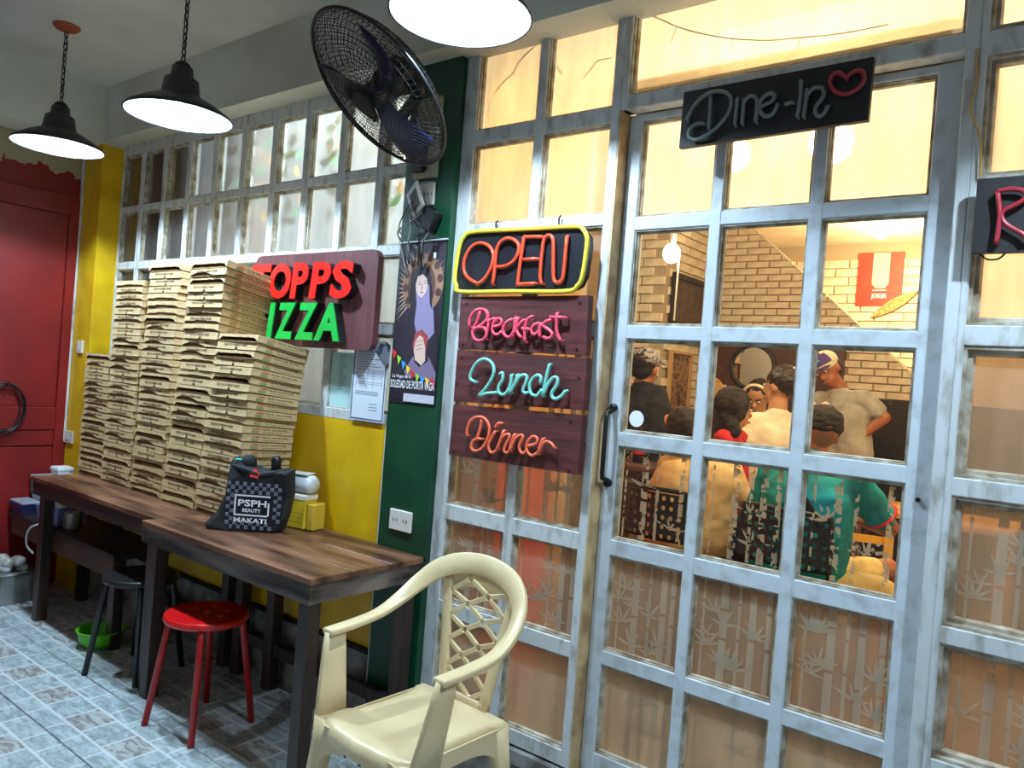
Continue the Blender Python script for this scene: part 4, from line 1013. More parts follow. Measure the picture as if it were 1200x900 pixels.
strokes(b5, [[(1065,105),(1078,200),(1072,280),(1060,365)], [(1062,105),(1130,92),(1195,100),(1215,130),(1170,165),(1105,195),(1085,225),(1110,270),(1190,315),(1215,345)]], RX, 2.172, .0062, NM)
MB(b5.location).tube(smooth_path([(-.28,2.2,1.905),(-.26,2.2,1.885),(-.235,2.2,1.885),(-.22,2.2,1.90)], 5), .0025, 5).build('wire_loop', IRON, b5)
tw = thing('electric_wire', 'thin yellowish wire running down the post above the letter R sign', 'wire', (-.30, 2.24, 2.1))
MB(tw.location).tube(smooth_path([(-.325,2.243,2.43),(-.318,2.236,2.34),(-.327,2.238,2.28),(-.30,2.236,2.2),(-.292,2.238,2.1)], 5), .003, 5).build('wire', mat('yellowed_wire', (186,150,80), .5), tw)

# TOPPS PIZZA board
t = thing('pizza_shop_sign', 'dark maroon board with raised red TOPPS and green PIZZA letters', 'sign', (-2.87, 2.205, 1.56))
o = t.location; YT = 2.175
MB(o).prism(rrect(-3.31, -2.437, 1.572, 1.998, .04), YT, YT+.03).build('board', SIGNW2, t)
TR = mat('sign_red', (238,30,20), .4); TG = mat('sign_green', (24,170,66), .4); TB = mat('letter_side_black', (12,10,10), .6)
def letters(word, xs_, z0, z1, m, sh):
    for ch_, (a, b) in zip(word, xs_):
        text_fit(ch_, a, b, z0, z1, YT-.034, .006, m, t, o, 'letter_face', .035, sh)
        text_fit(ch_, a+.002, b+.002, z0-.002, z1-.001, YT, .0335, TB, t, o, 'letter_side', .035, sh)
letters('TOPPS', [(-3.275,-3.125),(-3.135,-2.970),(-2.970,-2.845),(-2.832,-2.690),(-2.690,-2.545)], 1.786, 1.948, TR, .10)
letters('PIZZA', [(-3.275,-3.150),(-3.130,-3.070),(-3.060,-2.920),(-2.910,-2.765),(-2.775,-2.605)], 1.602, 1.768, TG, .12)

# ---------------------------------------------------------------- poster of a praying saint (flat print)
t = thing('poster', 'narrow dark poster of a praying saint with a halo and bunting on the green pillar', 'poster', (-2.22, 2.218, 1.365))
o = t.location; YP_ = 2.2165
PX0, PX1, PZ0, PZ1 = -2.352, -2.092, 1.368, 2.025
def pl(name, pts, rgb, k, parent=t, m=None):
    P = [(PX0+(PX1-PX0)*u, PZ0+(PZ1-PZ0)*v) for u, v in pts]
    return MB(o).add([(a, YP_-.0004*k, b) for a, b in P], [tuple(range(len(P)))]).build(name, m or mat(name+'_ink_%d_%d_%d' % rgb, rgb, .5), parent)
MB(o).box(PX0, PX1, YP_, YP_+.0015, PZ0, PZ1).build('sheet', mat('poster_dark', (44,32,46), .45, noise=1, scale=9, rgb2=(30,22,34)), t)
ray_ = MB(o)
for k in range(26):
    a = R(20)+R(205)*k/25; cx, cz = .50, .70; L0, L1 = .36, .62+.05*(k % 2); w = .012
    ca, sa = math.cos(a), math.sin(a); A = .40
    P = [(cx+ca*L0-sa*w, cz+(sa*L0+ca*w)*A), (cx+ca*L1, cz+sa*L1*A), (cx+ca*L0+sa*w, cz+(sa*L0-ca*w)*A)]
    P = [(min(.99, max(.01, u)), min(.99, max(.01, v))) for u, v in P]
    ray_.add([(PX0+(PX1-PX0)*u, YP_-.0004, PZ0+(PZ1-PZ0)*v) for u, v in P], [(0,1,2)])
ray_.build('rays', mat('ray_gold', (190,168,140), .5), t)
cir = lambda cx, cz, rx, rz, n=24: [(cx+rx*math.cos(2*PI*i/n), cz+rz*math.sin(2*PI*i/n)) for i in range(n)]
pl('halo', cir(.55, .74, .44, .185), (148,110,84), 2)
pl('halo_inner', cir(.53, .72, .30, .15), (86,52,44), 3)
for k in range(9):
    a = R(-20)+R(240)*k/8; pl('medallion', cir(.55+.37*math.cos(a), .745+.165*math.sin(a), .062, .026, 12), (70,40,36), 4)
pl('robe', [(.06,.02),(.1,.30),(.30,.52),(.34,.72),(.38,.80),(.52,.845),(.66,.82),(.74,.72),(.80,.60),(.97,.42),(.99,.02)], (34,26,38), 5)
pl('wimple', [(.42,.70),(.46,.62),(.44,.50),(.52,.42),(.72,.38),(.88,.44),(.84,.56),(.76,.66),(.74,.76),(.62,.70)], (136,124,160), 6)
pl('hood', [(.28,.60),(.30,.76),(.38,.83),(.52,.86),(.68,.83),(.76,.72),(.80,.58),(.74,.62),(.70,.74),(.62,.795),(.50,.80),(.42,.76),(.38,.68)], (22,18,26), 7)
pl('face', [(.41,.735),(.44,.785),(.54,.80),(.64,.775),(.67,.73),(.64,.685),(.56,.655),(.48,.67),(.43,.70)], (206,176,166), 8)
for (a, b, c, d) in ((.46,.54,.735,.740),(.58,.65,.742,.747),(.46,.54,.752,.755),(.58,.655,.758,.761),(.545,.56,.70,.735),(.52,.59,.683,.690)):
    pl('face_line', [(a,c),(b,c),(b,d),(a,d)], (110,64,62), 9)
pl('sleeve', [(.30,.20),(.46,.29),(.62,.27),(.80,.30),(.98,.20),(.98,.13),(.60,.17),(.34,.16)], (118,104,132), 7)
pl('cuff', [(.50,.26),(.62,.23),(.80,.27),(.80,.30),(.62,.26),(.50,.29)], (24,20,30), 8)
pl('red_book', [(.44,.36),(.48,.44),(.62,.46),(.76,.42),(.74,.30),(.66,.26),(.52,.28)], (150,60,64), 8)
pl('hands', [(.52,.27),(.48,.33),(.50,.39),(.58,.425),(.66,.41),(.72,.35),(.74,.27),(.66,.24),(.58,.26)], (212,180,164), 9)
for k in range(3): pl('finger_line', [(.52,.33+.025*k),(.66,.345+.025*k),(.66,.349+.025*k),(.52,.334+.025*k)], (140,96,88), 10)
cols = [(214,44,40),(150,200,50),(60,150,220),(240,200,40),(214,44,40),(150,200,50),(60,150,220),(240,200,40),(214,44,40)]
for k, c in enumerate(cols):
    u = .01+.108*k; v = .345-.13*math.sin((k+.5)/9*PI*.62)-.012*k*.5
    pl('pennant', [(u, v), (u+.10, v-.018), (u+.045, v-.062)], c, 11)
PW = mat('poster_white', (236,232,236), .5)
def ptext(tx, u0, u1, v0, v1, res=2): text_fit(tx, PX0+(PX1-PX0)*u0, PX0+(PX1-PX0)*u1, PZ0+(PZ1-PZ0)*v0, PZ0+(PZ1-PZ0)*v1, YP_-.0052, 0, PW, t, o, 'lettering', .01, 0, res)
ptext('La Virgen de la', .06, .46, .150, .176); ptext('SOLEDAD DE PORTA VAGA', .02, .98, .092, .142); 
pl('footer_band', [(.33,.012),(.99,.012),(.99,.062),(.33,.062)], (196,192,204), 11)
MB(o).tube([(PX0-.004,YP_-.004,PZ1),(PX1+.006,YP_-.004,PZ1+.004)], .004, 6).build('top_rod', WHT, t)
MB(o).box(-2.155,-2.143,YP_-.006,YP_-.004,1.955,1.978).build('price_tag', PAPER, t)

# ---------------------------------------------------------------- papers on the long window
def paper(label, x0, x1, z0, z1, Y, m, lines, cat='paper'):
    t = thing('notice', label, cat, ((x0+x1)/2, Y+.002, z0)); o = t.location
    MB(o).box(x0, x1, Y, Y+.0015, z0, z1).build('sheet', m, t)
    L_ = MB(o); w, h = x1-x0, z1-z0
    for (u0, u1, v0, v1) in lines: L_.add([(x0+w*a, Y-.0004, z0+h*b) for a, b in ((u0,v0),(u1,v0),(u1,v1),(u0,v1))], [(0,1,2,3)])
    L_.build('printed_lines', mat('notice_ink', (70,76,92), .7), t); return t
r4 = random.Random(9)
ln = [(.12, r4.uniform(.5, .85), 1-.10-.032*k, 1-.092-.032*k) for k in range(8)]+[(.12, .88, .68-.025*k, .684-.025*k) for k in range(9) if k % 3]+[(x, x+.008, .42, .68) for x in (.12, .45, .62, .88)]+[(.12, .8, .38-.02*k, .386-.02*k) for k in range(3)]+[(.55, .8, .22-.04*k, .228-.04*k) for k in range(3)]+[(.02,.98,.012,.03),(.02,.98,.97,.985),(.02,.05,.03,.97),(.95,.98,.03,.97)]
paper('white permit sheet with a ruled table taped by the pillar', -2.615, -2.40, 1.272, 1.60, 2.236, mat('bluish_paper', (206,214,228), .6), ln)
MB(); 
tq = paper('pale teal printed notice behind the glass, left of the white permit sheet', -2.792, -2.640, 1.295, 1.56, 2.262, mat('teal_paper', (176,214,212), .5), [(.35, .35+r4.uniform(.15,.4), .95-.034*k, .958-.034*k) for k in range(18)])
tp = thing('notice', 'grey crumpled leaflet sticking out above the white permit sheet', 'paper', (-2.44, 2.24, 1.55)); MB(tp.location).prism([(-2.50,1.60),(-2.42,1.62),(-2.385,1.60),(-2.39,1.50),(-2.44,1.545)], 2.2315, 2.233).build('sheet', mat('grey_leaflet', (128,134,150), .6, noise=1, scale=30, rgb2=(50,54,66), sharp=(.45,.5)), tp)
# cups on the sill behind the window, seen beside the notices
t = thing('plastic_cup', 'teal plastic cup standing behind the window by the boxes', 'cup', (-2.92, 2.40, 1.262)); MB().lathe([(0,0),(.045,0),(.055,.14),(.05,.14),(.04,.006),(0,.006)], 20).build('cup', mat('teal_cup', (40,110,130), .4), t, True)
struct('trim_12', MB().box(-4.9, -2.4, 2.34, 2.56, 1.22, 1.26), WHT)

# ---------------------------------------------------------------- behind the frosted windows
GL = LEAFT; GF = PETAL
gr_ = random.Random(21)
for gi, (gx, zt_, n) in enumerate([(-3.72, 2.66, 7), (-3.56, 2.62, 6), (-3.24, 2.60, 6), (-2.93, 2.62, 6), (-2.52, 2.60, 6)]):
    t = thing('flower_garland', ['yellow flower garland behind the fifth column of the long window', 'yellow flower garland behind the sixth column of the long window', 'yellow flower garland behind the seventh column of the long window', 'yellow flower garland behind the eighth column of the long window', 'yellow flower garland beside the fan and pillar'][gi], 'garland', (gx, 2.345, zt_), group='yellow flower garlands behind the glass')
    st_ = MB(); pts = [(.03*math.sin(k*1.3+gi), .01*math.cos(k), -.075*k) for k in range(n)]
    st_.tube(smooth_path(pts, 3), .002, 5).build('stem', GL, t)
    for k, p in enumerate(pts):
        if k % 2 == gi % 2:
            b = MB()
            for q in range(6): a = 2*PI*q/6; b.add([(p[0]+r*math.cos(a+da), p[1]+.003*q, p[2]+r*math.sin(a+da)) for r, da in ((.0, 0), (.022, -.5), (.034, 0), (.022, .5))], [(0,1,2,3)])
            b.build('blossom', GF, t)
        else:
            for s_ in (-1, 1):
                L_ = MB(); P = leaf_poly(p[0], p[2], (.6 if s_ > 0 else PI-.4)+gr_.uniform(-.5,.5), .065, 5); L_.add([(a, p[1], b) for a, b in P], [tuple(range(len(P)))]).build('leaf', GL, t)
t = thing('blocker', 'brown cupboard added to darken the left end of the long window', 'blocker', (-4.45, 2.6, .13))  # brown block put in so the left panes come out darker
o = t.location; CBW = mat('brown_blocker', (112,78,50), .6)
MB(o).box(-4.98, -3.90, 2.47, 2.75, .13, 2.86).build('carcass', CBW, t)
for k in range(4): MB(o).box(-4.97+.265*k, -4.715+.265*k, 2.455, 2.47, .2, 2.8, bev=.004).build('door', CBW, t)
t = thing('cooler_cabinet', 'orange red drinks cabinet blurred behind the lower left frosted panes', 'cabinet', (-2.12, 2.75, .12)); o = t.location
MB(o).box(-2.29, -2.0, 2.56, 3.0, .12, 1.36, bev=.01).build('body', mat('cooler_red', (226,50,30), .4), t)
MB(o).box(-2.28, -2.01, 2.545, 2.56, .2, 1.30, bev=.004).build('door', mat('cooler_red', (226,50,30), .4), t)
struct('trim_13', MB().box(-1.3699, -.35, 2.36, 2.40, 2.43, 2.545), mat('olive_ledge', (118,104,62), .8))
# twig cracks / vine outlines behind the top panes
t = thing('dry_vine', 'thin dry vine trailing behind the top frosted panes and the transom', 'vine', (-1.2, 2.30, 2.6))
V = [at(500+x/4.286, y/4.286, 2.283) for x, y in ((345,465),(400,400),(440,370),(460,320),(490,285),(530,250),(560,215))]
MB(t.location).tube(V, .0022, 5).tube([at(500+x/4.286, y/4.286, 2.283) for x, y in ((790,395),(830,345),(860,305),(930,292))], .0018, 5).tube([at(500+x/4.286, y/4.286, 2.283) for x, y in ((655,330),(680,370))], .0018, 5).build('twig', mat('dark_twig', (74,60,44), .8), t)
V = [at(640+x/2.143, y/2.143, 2.288) for x, y in ((245,32),(290,50),(330,68),(390,85),(470,98),(560,102),(640,95),(740,85),(860,62))]
MB(t.location).tube(smooth_path(V, 3), .002, 5).tube([V[4], V[4]+Vector((-.005,0,-.03))], .0015, 4).tube([V[2], V[2]+Vector((-.02,0,-.05))], .0015, 4).tube([V[6], V[6]+Vector((-.01,0,-.03))], .0015, 4).build('twig', mat('dark_twig', (74,60,44), .8), t)
# ---------------------------------------------------------------- dining room furniture
def wall_frame(label, cat, name, x0, x1, z0, z1, Y, fm, pm, axis='y', bw_=.03):
    c = ((x0+x1)/2, Y, z0) if axis == 'y' else (Y, (x0+x1)/2, z0)
    t = thing(name, label, cat, c, (0, 0, 0 if axis == 'y' else PI/2)); w, h = (x1-x0)/2, z1-z0
    f = MB(); f.box(-w, w, -.03, 0, 0, bw_).box(-w, w, -.03, 0, h-bw_, h).box(-w, -w+bw_, -.03, 0, bw_, h-bw_).box(w-bw_, w, -.03, 0, bw_, h-bw_)
    f.build('frame', fm, t); MB().box(-w+bw_, w-bw_, -.012, 0, bw_, h-bw_).build('picture', pm, t); return t
DKF = mat('dark_frame', (40,28,24), .5)
wall_frame('dark framed board on the side wall above the man in the black shirt', 'picture', 'framed_board', 5.06, 5.72, 1.88, 2.36, -2.535, DKF, mat('brownish_board', (92,72,66), .6, noise=1, scale=12, rgb2=(60,46,42)), 'x', .04)
wall_frame('narrow wall cabinet of small figures beside the man in the black shirt', 'cabinet', 'wall_cabinet', 5.10, 5.45, 1.25, 1.80, -2.535, mat('tan_frame', (190,150,100), .6), mat('busy_print', (150,110,70), .6, noise=1, scale=45, rgb2=(60,36,30), sharp=(.45,.5)), 'x', .02)
t = thing('round_mirror', 'round mirror in a black frame on the dark painted wall', 'mirror', at(882, 430, 5.765)); 
MB().lathe([(0,0),(.155,0)], 36, M=Matrix.Rotation(PI/2, 4, 'X')).build('mirror_glass', mat('mirror_silver', (235,230,220), .03, metal=1), t)
MB().tube([(.165*math.cos(a), -.005, .165*math.sin(a)) for a in [2*PI*i/36 for i in range(36)]], .016, 8, True).build('frame', DKF, t, True)
p = at(845, 455, 5.768); t = thing('wall_outlet', 'small cream outlet plate on the dark wall left of the round mirror', 'outlet', p); MB().box(-.045,.045,-.01,0,-.03,.03,bev=.003).build('faceplate', mat('cream_plate', (216,200,160), .5), t); MB().box(-.02,-.016,-.0108,-.0098,-.008,.008).box(.016,.02,-.0108,-.0098,-.008,.008).build('socket_slots', BLK, t)
p = at(832, 458, 5.76); t = thing('woven_plate', 'round tan woven plate on the dark wall at the left', 'plate', p); MB().lathe([(0,.03),(.06,.028),(.11,.012),(.115,0)], 24, M=Matrix.Rotation(PI/2, 4, 'X')).build('plate', mat('tan_weave', (214,172,96), .7, noise=1, scale=60, rgb2=(180,136,70)), t)
# red poster on the brick wall
P_ = [at(920+x/4.286, 200+y/4.286, 7.19) for x, y in ((375,418),(603,408),(582,680),(355,682))]
x0, x1 = P_[0].x, P_[2].x; z1, z0 = P_[0].z, P_[2].z
t = thing('wall_poster', 'red poster with a pale central column on the white brick wall', 'poster', ((x0+x1)/2, 7.195, z0)); o = t.location
MB(o).box(x0, x1, 7.18, 7.19, z0, z1).build('sheet', mat('poster_red', (222,62,44), .5, noise=1, scale=8, rgb2=(200,48,36)), t)
w, h = x1-x0, z1-z0
MB(o).add([(x0+w*a, 7.1795, z0+h*b) for a, b in ((.33,1),(.70,1),(.70,.42),(.62,.33),(.42,.33),(.33,.42))], [(0,1,2,3,4,5)]).build('pale_column', mat('poster_pale', (226,176,160), .5), t)
MB(o).add([(x0+w*a, 7.1792, z0+h*b) for a, b in ((.36,.30),(.66,.30),(.66,.285),(.36,.285))], [(0,1,2,3)]).build('rule', PAPER, t)
text_fit('JOKER', x0+w*.34, x0+w*.68, z0+h*.12, z0+h*.23, 7.179, 0, PAPER, t, o, 'lettering', .02)
A, B = at(1020, 372, 7.17), at(1076, 341, 7.17); d = (B-A); n_ = Vector((-d.z, 0, d.x)).normalized()
t = thing('leaf_ornament', 'long pointed tan leaf shaped ornament below the red poster', 'ornament', (A+B)/2)
pts = [A+d*u+n_*(.045*math.sin(PI*u)**.8*s) for s in (1, -1) for u in ([i/10 for i in range(11)] if s > 0 else [1-i/10 for i in range(1, 10)])]
MB(t.location).prism([(p.x, p.z) for p in pts], 7.165, 7.185).build('ornament_body', mat('tan_weave2', (186,160,100), .8, noise=1, scale=40, rgb2=(130,104,60)), t)
# perforated metal chairs
def perf_chair(label, c, yaw, w):
    t = thing('dining_chair', label, 'chair', c, (0, 0, yaw), group='black perforated metal chairs')
    bm = bmesh.new(); nx, nz = 11, 5; zb, zt_ = .66, .86; cache = {}
    def V(x, z):
        k = (round(x, 5), round(z, 5))
        if k not in cache: cache[k] = bm.verts.new((x, .21+.05*(1-(2*x/w)**2), z))
        return cache[k]
    cw, chh = w/nx, (zt_-zb)/nz
    for i in range(nx):
        for j in range(nz):
            cx, cz = -w/2+cw*(i+.5), zb+chh*(j+.5); r = min(cw, chh)*.29
            sq_ = [(-.5,-.5),(0,-.5),(.5,-.5),(.5,0),(.5,.5),(0,.5),(-.5,.5),(-.5,0)]
            outer = [V(cx+a*cw, cz+b*chh) for a, b in sq_]
            inner = [bm.verts.new((cx+r*math.cos(PI*1.25+PI/4*k), .21+.05*(1-(2*cx/w)**2), cz+r*math.sin(PI*1.25+PI/4*k))) for k in range(8)]
            for k in range(8): bm.faces.new((outer[k], outer[(k+1) % 8], inner[(k+1) % 8], inner[k]))
    me = bpy.data.meshes.new('perforated_back'); bm.to_mesh(me); bm.free(); me.materials.append(BLK)
    b = inst('perforated_back', me, t); mm = b.modifiers.new('s', 'SOLIDIFY'); mm.thickness = .004
    MB().tube(smooth_path([(-w/2,.205,.0),(-w/2,.205,.40),(-w/2,.21,.82),(-w/2+.03,.225,.868),(0,.265,.875),(w/2-.03,.225,.868),(w/2,.21,.82),(w/2,.205,.40),(w/2,.205,0)], 4), .011, 8).build('back_frame', BLK, t, True)
    for sx in (-1, 1):
        MB().tube([(sx*w/2,-.2,0),(sx*w/2,-.2,.43)], .011, 8).build('leg', BLK, t, True)
    MB().box(-w/2, w/2, -.21, .2, .42, .445, bev=.008).build('seat', BLK, t)
    return t
FZ = .12
def floor_at(px, py, t_): p = ray(px, py, t_); return (p.x, p.y, FZ)
c1 = floor_at(766, 585, 3.5); perf_chair('black perforated chair behind the person in the cream shirt', (c1[0]+.02, c1[1]+.25, FZ), R(172), .40).scale = (1, 1, 1.07)
c2 = floor_at(920, 600, 3.12); perf_chair('black perforated chair behind the man in the teal shirt', (c2[0]+.02, c2[1]+.25, FZ), R(172), .38).scale = (1, 1, 1.07)
t = thing('high_table', 'dark iron high table with scroll brackets left of the seated person in cream', 'table', floor_at(733, 560, 4.45)); 
MB().box(-.24,.30,-.18,.16,.93,.96,bev=.004).build('table_top', mat('table_purple_brown', (96,70,72), .35), t)
for sx in (-1, 1):
    for sy in (-1, 1): MB().box(sx*.20-.018, sx*.20+.018, sy*.13-.018, sy*.13+.018, 0, .93).build('leg', IRON, t)
for k in range(3): MB().tube([((.035-.0035*i)*math.cos(i*.55)-.13+.16*k, -.155, .885+(.035-.0035*i)*math.sin(i*.55)) for i in range(10)], .006, 6).build('scroll', IRON, t, True)
p = ray(746, 556, 4.4); t = thing('soda_bottle', 'red labelled soda bottle on the high table', 'bottle', (p.x, p.y, 1.081)); MB().lathe([(0,0),(.03,0),(.032,.06),(.032,.13),(.02,.18),(.012,.21),(.012,.235),(0,.236)], 18).build('bottle', mat('cola_glass', (60,20,16), .15), t, True); MB().lathe([(.0325,.05),(.0328,.05),(.0328,.135),(.0325,.135)], 18).build('bottle_label', mat('red_label', (206,30,36), .5), t)
t = thing('wooden_table', 'light wooden slatted table right of the man in teal', 'table', floor_at(1062, 575, 4.35)); LW = mat('light_wood', (206,160,90), .5, noise=1, scale=9, rgb2=(176,128,66))
for k in range(5): MB().box(-.35+.0,.55,-.3+.12*k,-.19+.12*k,.80,.825).build('slat', LW, t)
for sx in (-.3, .5):
    for sy in (-.25, .25): MB().box(sx-.02,sx+.02,sy-.02,sy+.02,0,.80).build('leg', LW, t)
t = thing('wooden_chair', 'yellow painted wooden chair behind the teal man\'s knee', 'chair', floor_at(1000, 640, 3.95), (0,0,.3)); YW = mat('yellow_wood', (226,170,50), .5)
MB().box(-.2,.2,-.2,.2,.43,.46,bev=.005).build('seat', YW, t)
for sx in (-1, 1):
    for sy in (-1, 1): MB().box(sx*.18-.022,sx*.18+.022,sy*.18-.02,sy*.18+.02,0,.43 if sy < 0 else .82).build('leg', YW, t)
for zz in (.55,.68,.79): MB().box(-.16,.16,.17,.19,zz-.02,zz+.02).build('back_slat', YW, t)

def hang_bulb(label, pos, r, power, color, emit, est, string=0):
    t = thing('hanging_bulb', label, 'lamp', pos)
    MB().ell((0,0,0), (r,r,r*1.15), 16, 10).build('bulb', mat('warm_bulb_%d' % est, (255,240,210), .3, emit=emit, est=est), t, True)
    MB().lathe([(0,r*1.0),(.022,r*1.0),(.022,r*1.0+.06),(0,r*1.0+.065)], 12).build('lamp_holder', WHT, t)
    MB().tube([(0,0,r+.06),(0,0,max(r+.07, 2.925-pos[2]))], .004, 6).build('cord', WHT, t)
    if string: MB().tube([(.05,0,-.02),(.05,0,-string)], .006, 6).build('pull_string', WHT, t)
    return t
hang_bulb('round glowing bulb hanging on the left inside the dining room', tuple(ray(787, 297, 4.6)), .052, 0, WARM, (255,236,200), 14, .40)
hang_bulb('bright warm bulb near the ceiling above the red poster', tuple(ray(1033, 268, 6.3)), .075, 0, WARM, (255,226,160), 40)
hang_bulb('bright bulb behind the frosted pane under the Dine-In sign', tuple(ray(868, 186, 3.4)), .06, 0, WARM, (255,226,160), 30)

# ---------------------------------------------------------------- people
from mathutils import noise as mn
def solid(mb, name, m, parent, voxel, wr=0, wf=9, sm=4):
    me = mb.data(name, m); o = bpy.data.objects.new(name, me); col.objects.link(o)
    r = o.modifiers.new('r', 'REMESH'); r.mode = 'VOXEL'; r.voxel_size = voxel
    s = o.modifiers.new('s', 'SMOOTH'); s.factor = .5; s.iterations = sm
    me2 = bpy.data.meshes.new_from_object(o.evaluated_get(bpy.context.evaluated_depsgraph_get()))
    bpy.data.objects.remove(o)
    if wr:
        nrm = [v.normal.copy() for v in me2.vertices]
        for v, n_ in zip(me2.vertices, nrm):
            q = v.co*wf; v.co += n_*wr*(mn.noise(Vector((q.x, q.y, q.z*2.2)))+.5*mn.noise(q*2.3))
    for p in me2.polygons: p.use_smooth = True
    me2.name = name; me2.materials.clear(); me2.materials.append(m)
    return inst(name, me2, parent)
def skin_m(rgb): return mat('skin_%d' % rgb[0], rgb, .5, noise=1, scale=7, rgb2=tuple(int(c*.9) for c in rgb))
def person(label, J, face, shirt, trousers, skin, hair, hs=1.0, sleeve=.55, cap=None, group=None, build=1.0, hairstyle='short', voxel=.0085, extra=None, handL='relax', handR='relax'):
    """J: world joints. face: direction the face looks"""
    base = Vector((J['pelvis'].x, J['pelvis'].y, FZ))
    t = thing('person', label, 'person', base, group=group); o = t.location
    J = {k: v-o for k, v in J.items()}
    H = J['head']; face = face.normalized(); upv = (H-J['neck']).normalized(); sd = face.cross(upv).normalized(); upv = sd.cross(face).normalized()
    Q = Matrix((sd, face, upv)).transposed()              # columns: side, face, up
    L = lambda x, y, z: H+Q @ (Vector((x, y, z))*hs)
    S = skin_m(skin); b = MB(); cl = MB(); tr_ = MB(); g = build
    b.ell(L(0,-.012,.022), (.077*hs,.097*hs,.095*hs), 14, 10, Q); b.ell(L(0,.022,-.045), (.056*hs,.066*hs,.068*hs), 12, 8, Q)
    b.ell(L(0,.097,-.018), (.013*hs,.02*hs,.022*hs), 8, 6, Q); b.ell(L(0,.075,-.062), (.026*hs,.02*hs,.012*hs), 8, 6, Q)
    for s in (-1, 1): b.ell(L(s*.078,-.008,-.01), (.010*hs,.02*hs,.032*hs), 8, 6, Q)
    ch_ = J['chest']; pe = J['pelvis']; nk = J['neck']
    sv = (J['shR']-J['shL']).normalized()
    b.cap2(nk-(nk-H)*-.0, H-upv*.05*hs, .058*hs, .05*hs)
    b.cap2(J['shL'], J['shR'], .055*g, .055*g); b.cap2(ch_, nk, .075*g, .055*hs)
    for s in (-1, 1):
        b.cap2(ch_+sv*s*.07*g, pe+sv*s*.06*g, .095*g, .095*g)
        cl.cap2(ch_+sv*s*.075*g, pe+sv*s*.07*g, .112*g, .122*g)
        tr_.cap2(pe+sv*s*.05*g, pe+sv*s*.075*g+Vector((0,0,-.03)), .118*g, .11*g)
    cl.cap2(J['shL'], J['shR'], .062*g, .062*g); cl.cap2(ch_, nk-(nk-ch_)*.25, .105*g, .075*g)
    for s, sh, el, wr in ((-1, 'shL', 'elL', 'wrL'), (1, 'shR', 'elR', 'wrR')):
        A, E, W = J[sh], J[el], J[wr]
        b.cap2(A, E, .048*g, .038*g); b.cap2(E, W, .039*g, .026*hs)
        cl.cap2(A, A+(E-A)*sleeve, .059*g, .061*g)
        if sleeve >= 1: cl.cap2(E, E+(W-E)*(sleeve-1), .052*g, .045*g)
        f = (W-E).normalized(); k_ = f.cross(sv).normalized() if abs(f.dot(sv)) < .95 else Vector((0,0,1)); sp = f.cross(k_).normalized()
        pm = W+f*.045*hs; b.cap2(W, pm, .026*hs, .034*hs)
        for q, (off, ln_) in enumerate(((-.028,.062),(-.010,.072),(.009,.068),(.026,.052))):
            r0 = pm+sp*off*hs+f*.02*hs; m1 = r0+(f+k_*.25).normalized()*ln_*.55*hs; m2 = m1+(f*.6+k_*.8).normalized()*ln_*.5*hs
            b.cap2(r0, m1, .0095*hs, .0088*hs, 8); b.cap2(m1, m2, .0088*hs, .0075*hs, 8)
        th0 = W+f*.02*hs-sp*.026*hs; b.cap2(th0, th0-sp*.022*hs+f*.03*hs, .012*hs, .0105*hs, 8); b.cap2(th0-sp*.022*hs+f*.03*hs, th0-sp*.024*hs+f*.055*hs+k_*.012, .0105*hs, .0085*hs, 8)
    for hp, kn_, an in (('hipL','knL','anL'),('hipR','knR','anR')):
        b.cap2(J[hp], J[kn_], .075*g, .052*g); b.cap2(J[kn_], J[an], .052*g, .035)
        fd = (face-Vector((0,0,face.z))).normalized(); kd = (J[kn_]-J[hp]); kd.z = 0
        if kd.length > .2: fd = kd.normalized()
        b.cap2(J[an]+Vector((0,0,-.03)), J[an]+fd*.13+Vector((0,0,-.045)), .036, .028)
        tr_.cap2(J[hp], J[hp]+(J[kn_]-J[hp])*min(1, trousers[1]), .093*g, .07*g)
        if trousers[1] > 1: tr_.cap2(J[kn_], J[kn_]+(J[an]-J[kn_])*(trousers[1]-1), .068*g, .055*g)
        sh_ = MB(); sh_.cap2(J[an]+Vector((0,0,-.035)), J[an]+fd*.15+Vector((0,0,-.05)), .044, .036); solid(sh_, 'shoe', mat('dark_shoe', (40,36,36), .6), t, .012)
    solid(b, 'body', S, t, voxel)
    solid(cl, 'shirt', shirt, t, .013, .006, 13, 7)
    solid(tr_, 'trousers', trousers[0], t, .016, .007)
    EW = mat('eye_white', (230,224,214), .3); EP = mat('eye_dark', (24,16,12), .3)
    for s in (-1, 1):
        MB().ell(L(s*.031,.080,.008), (.013*hs,.008*hs,.0075*hs), 8, 6, Q).build('eye', EW, t, True); MB().ell(L(s*.031,.0875,.008), (.0055*hs,.003*hs,.0055*hs), 8, 6, Q).build('pupil', EP, t, True)
        MB().cap2(L(s*.016,.088,.028), L(s*.046,.076,.030), .0042*hs, .003*hs, 6).build('eyebrow', HAIR, t, True)
    MB().cap2(L(-.02,.093,-.062), L(.02,.093,-.062), .005*hs, .005*hs, 6).build('lips', mat('lips_%d' % skin[0], tuple(int(c*.72) for c in skin), .5), t, True)
    h = MB()
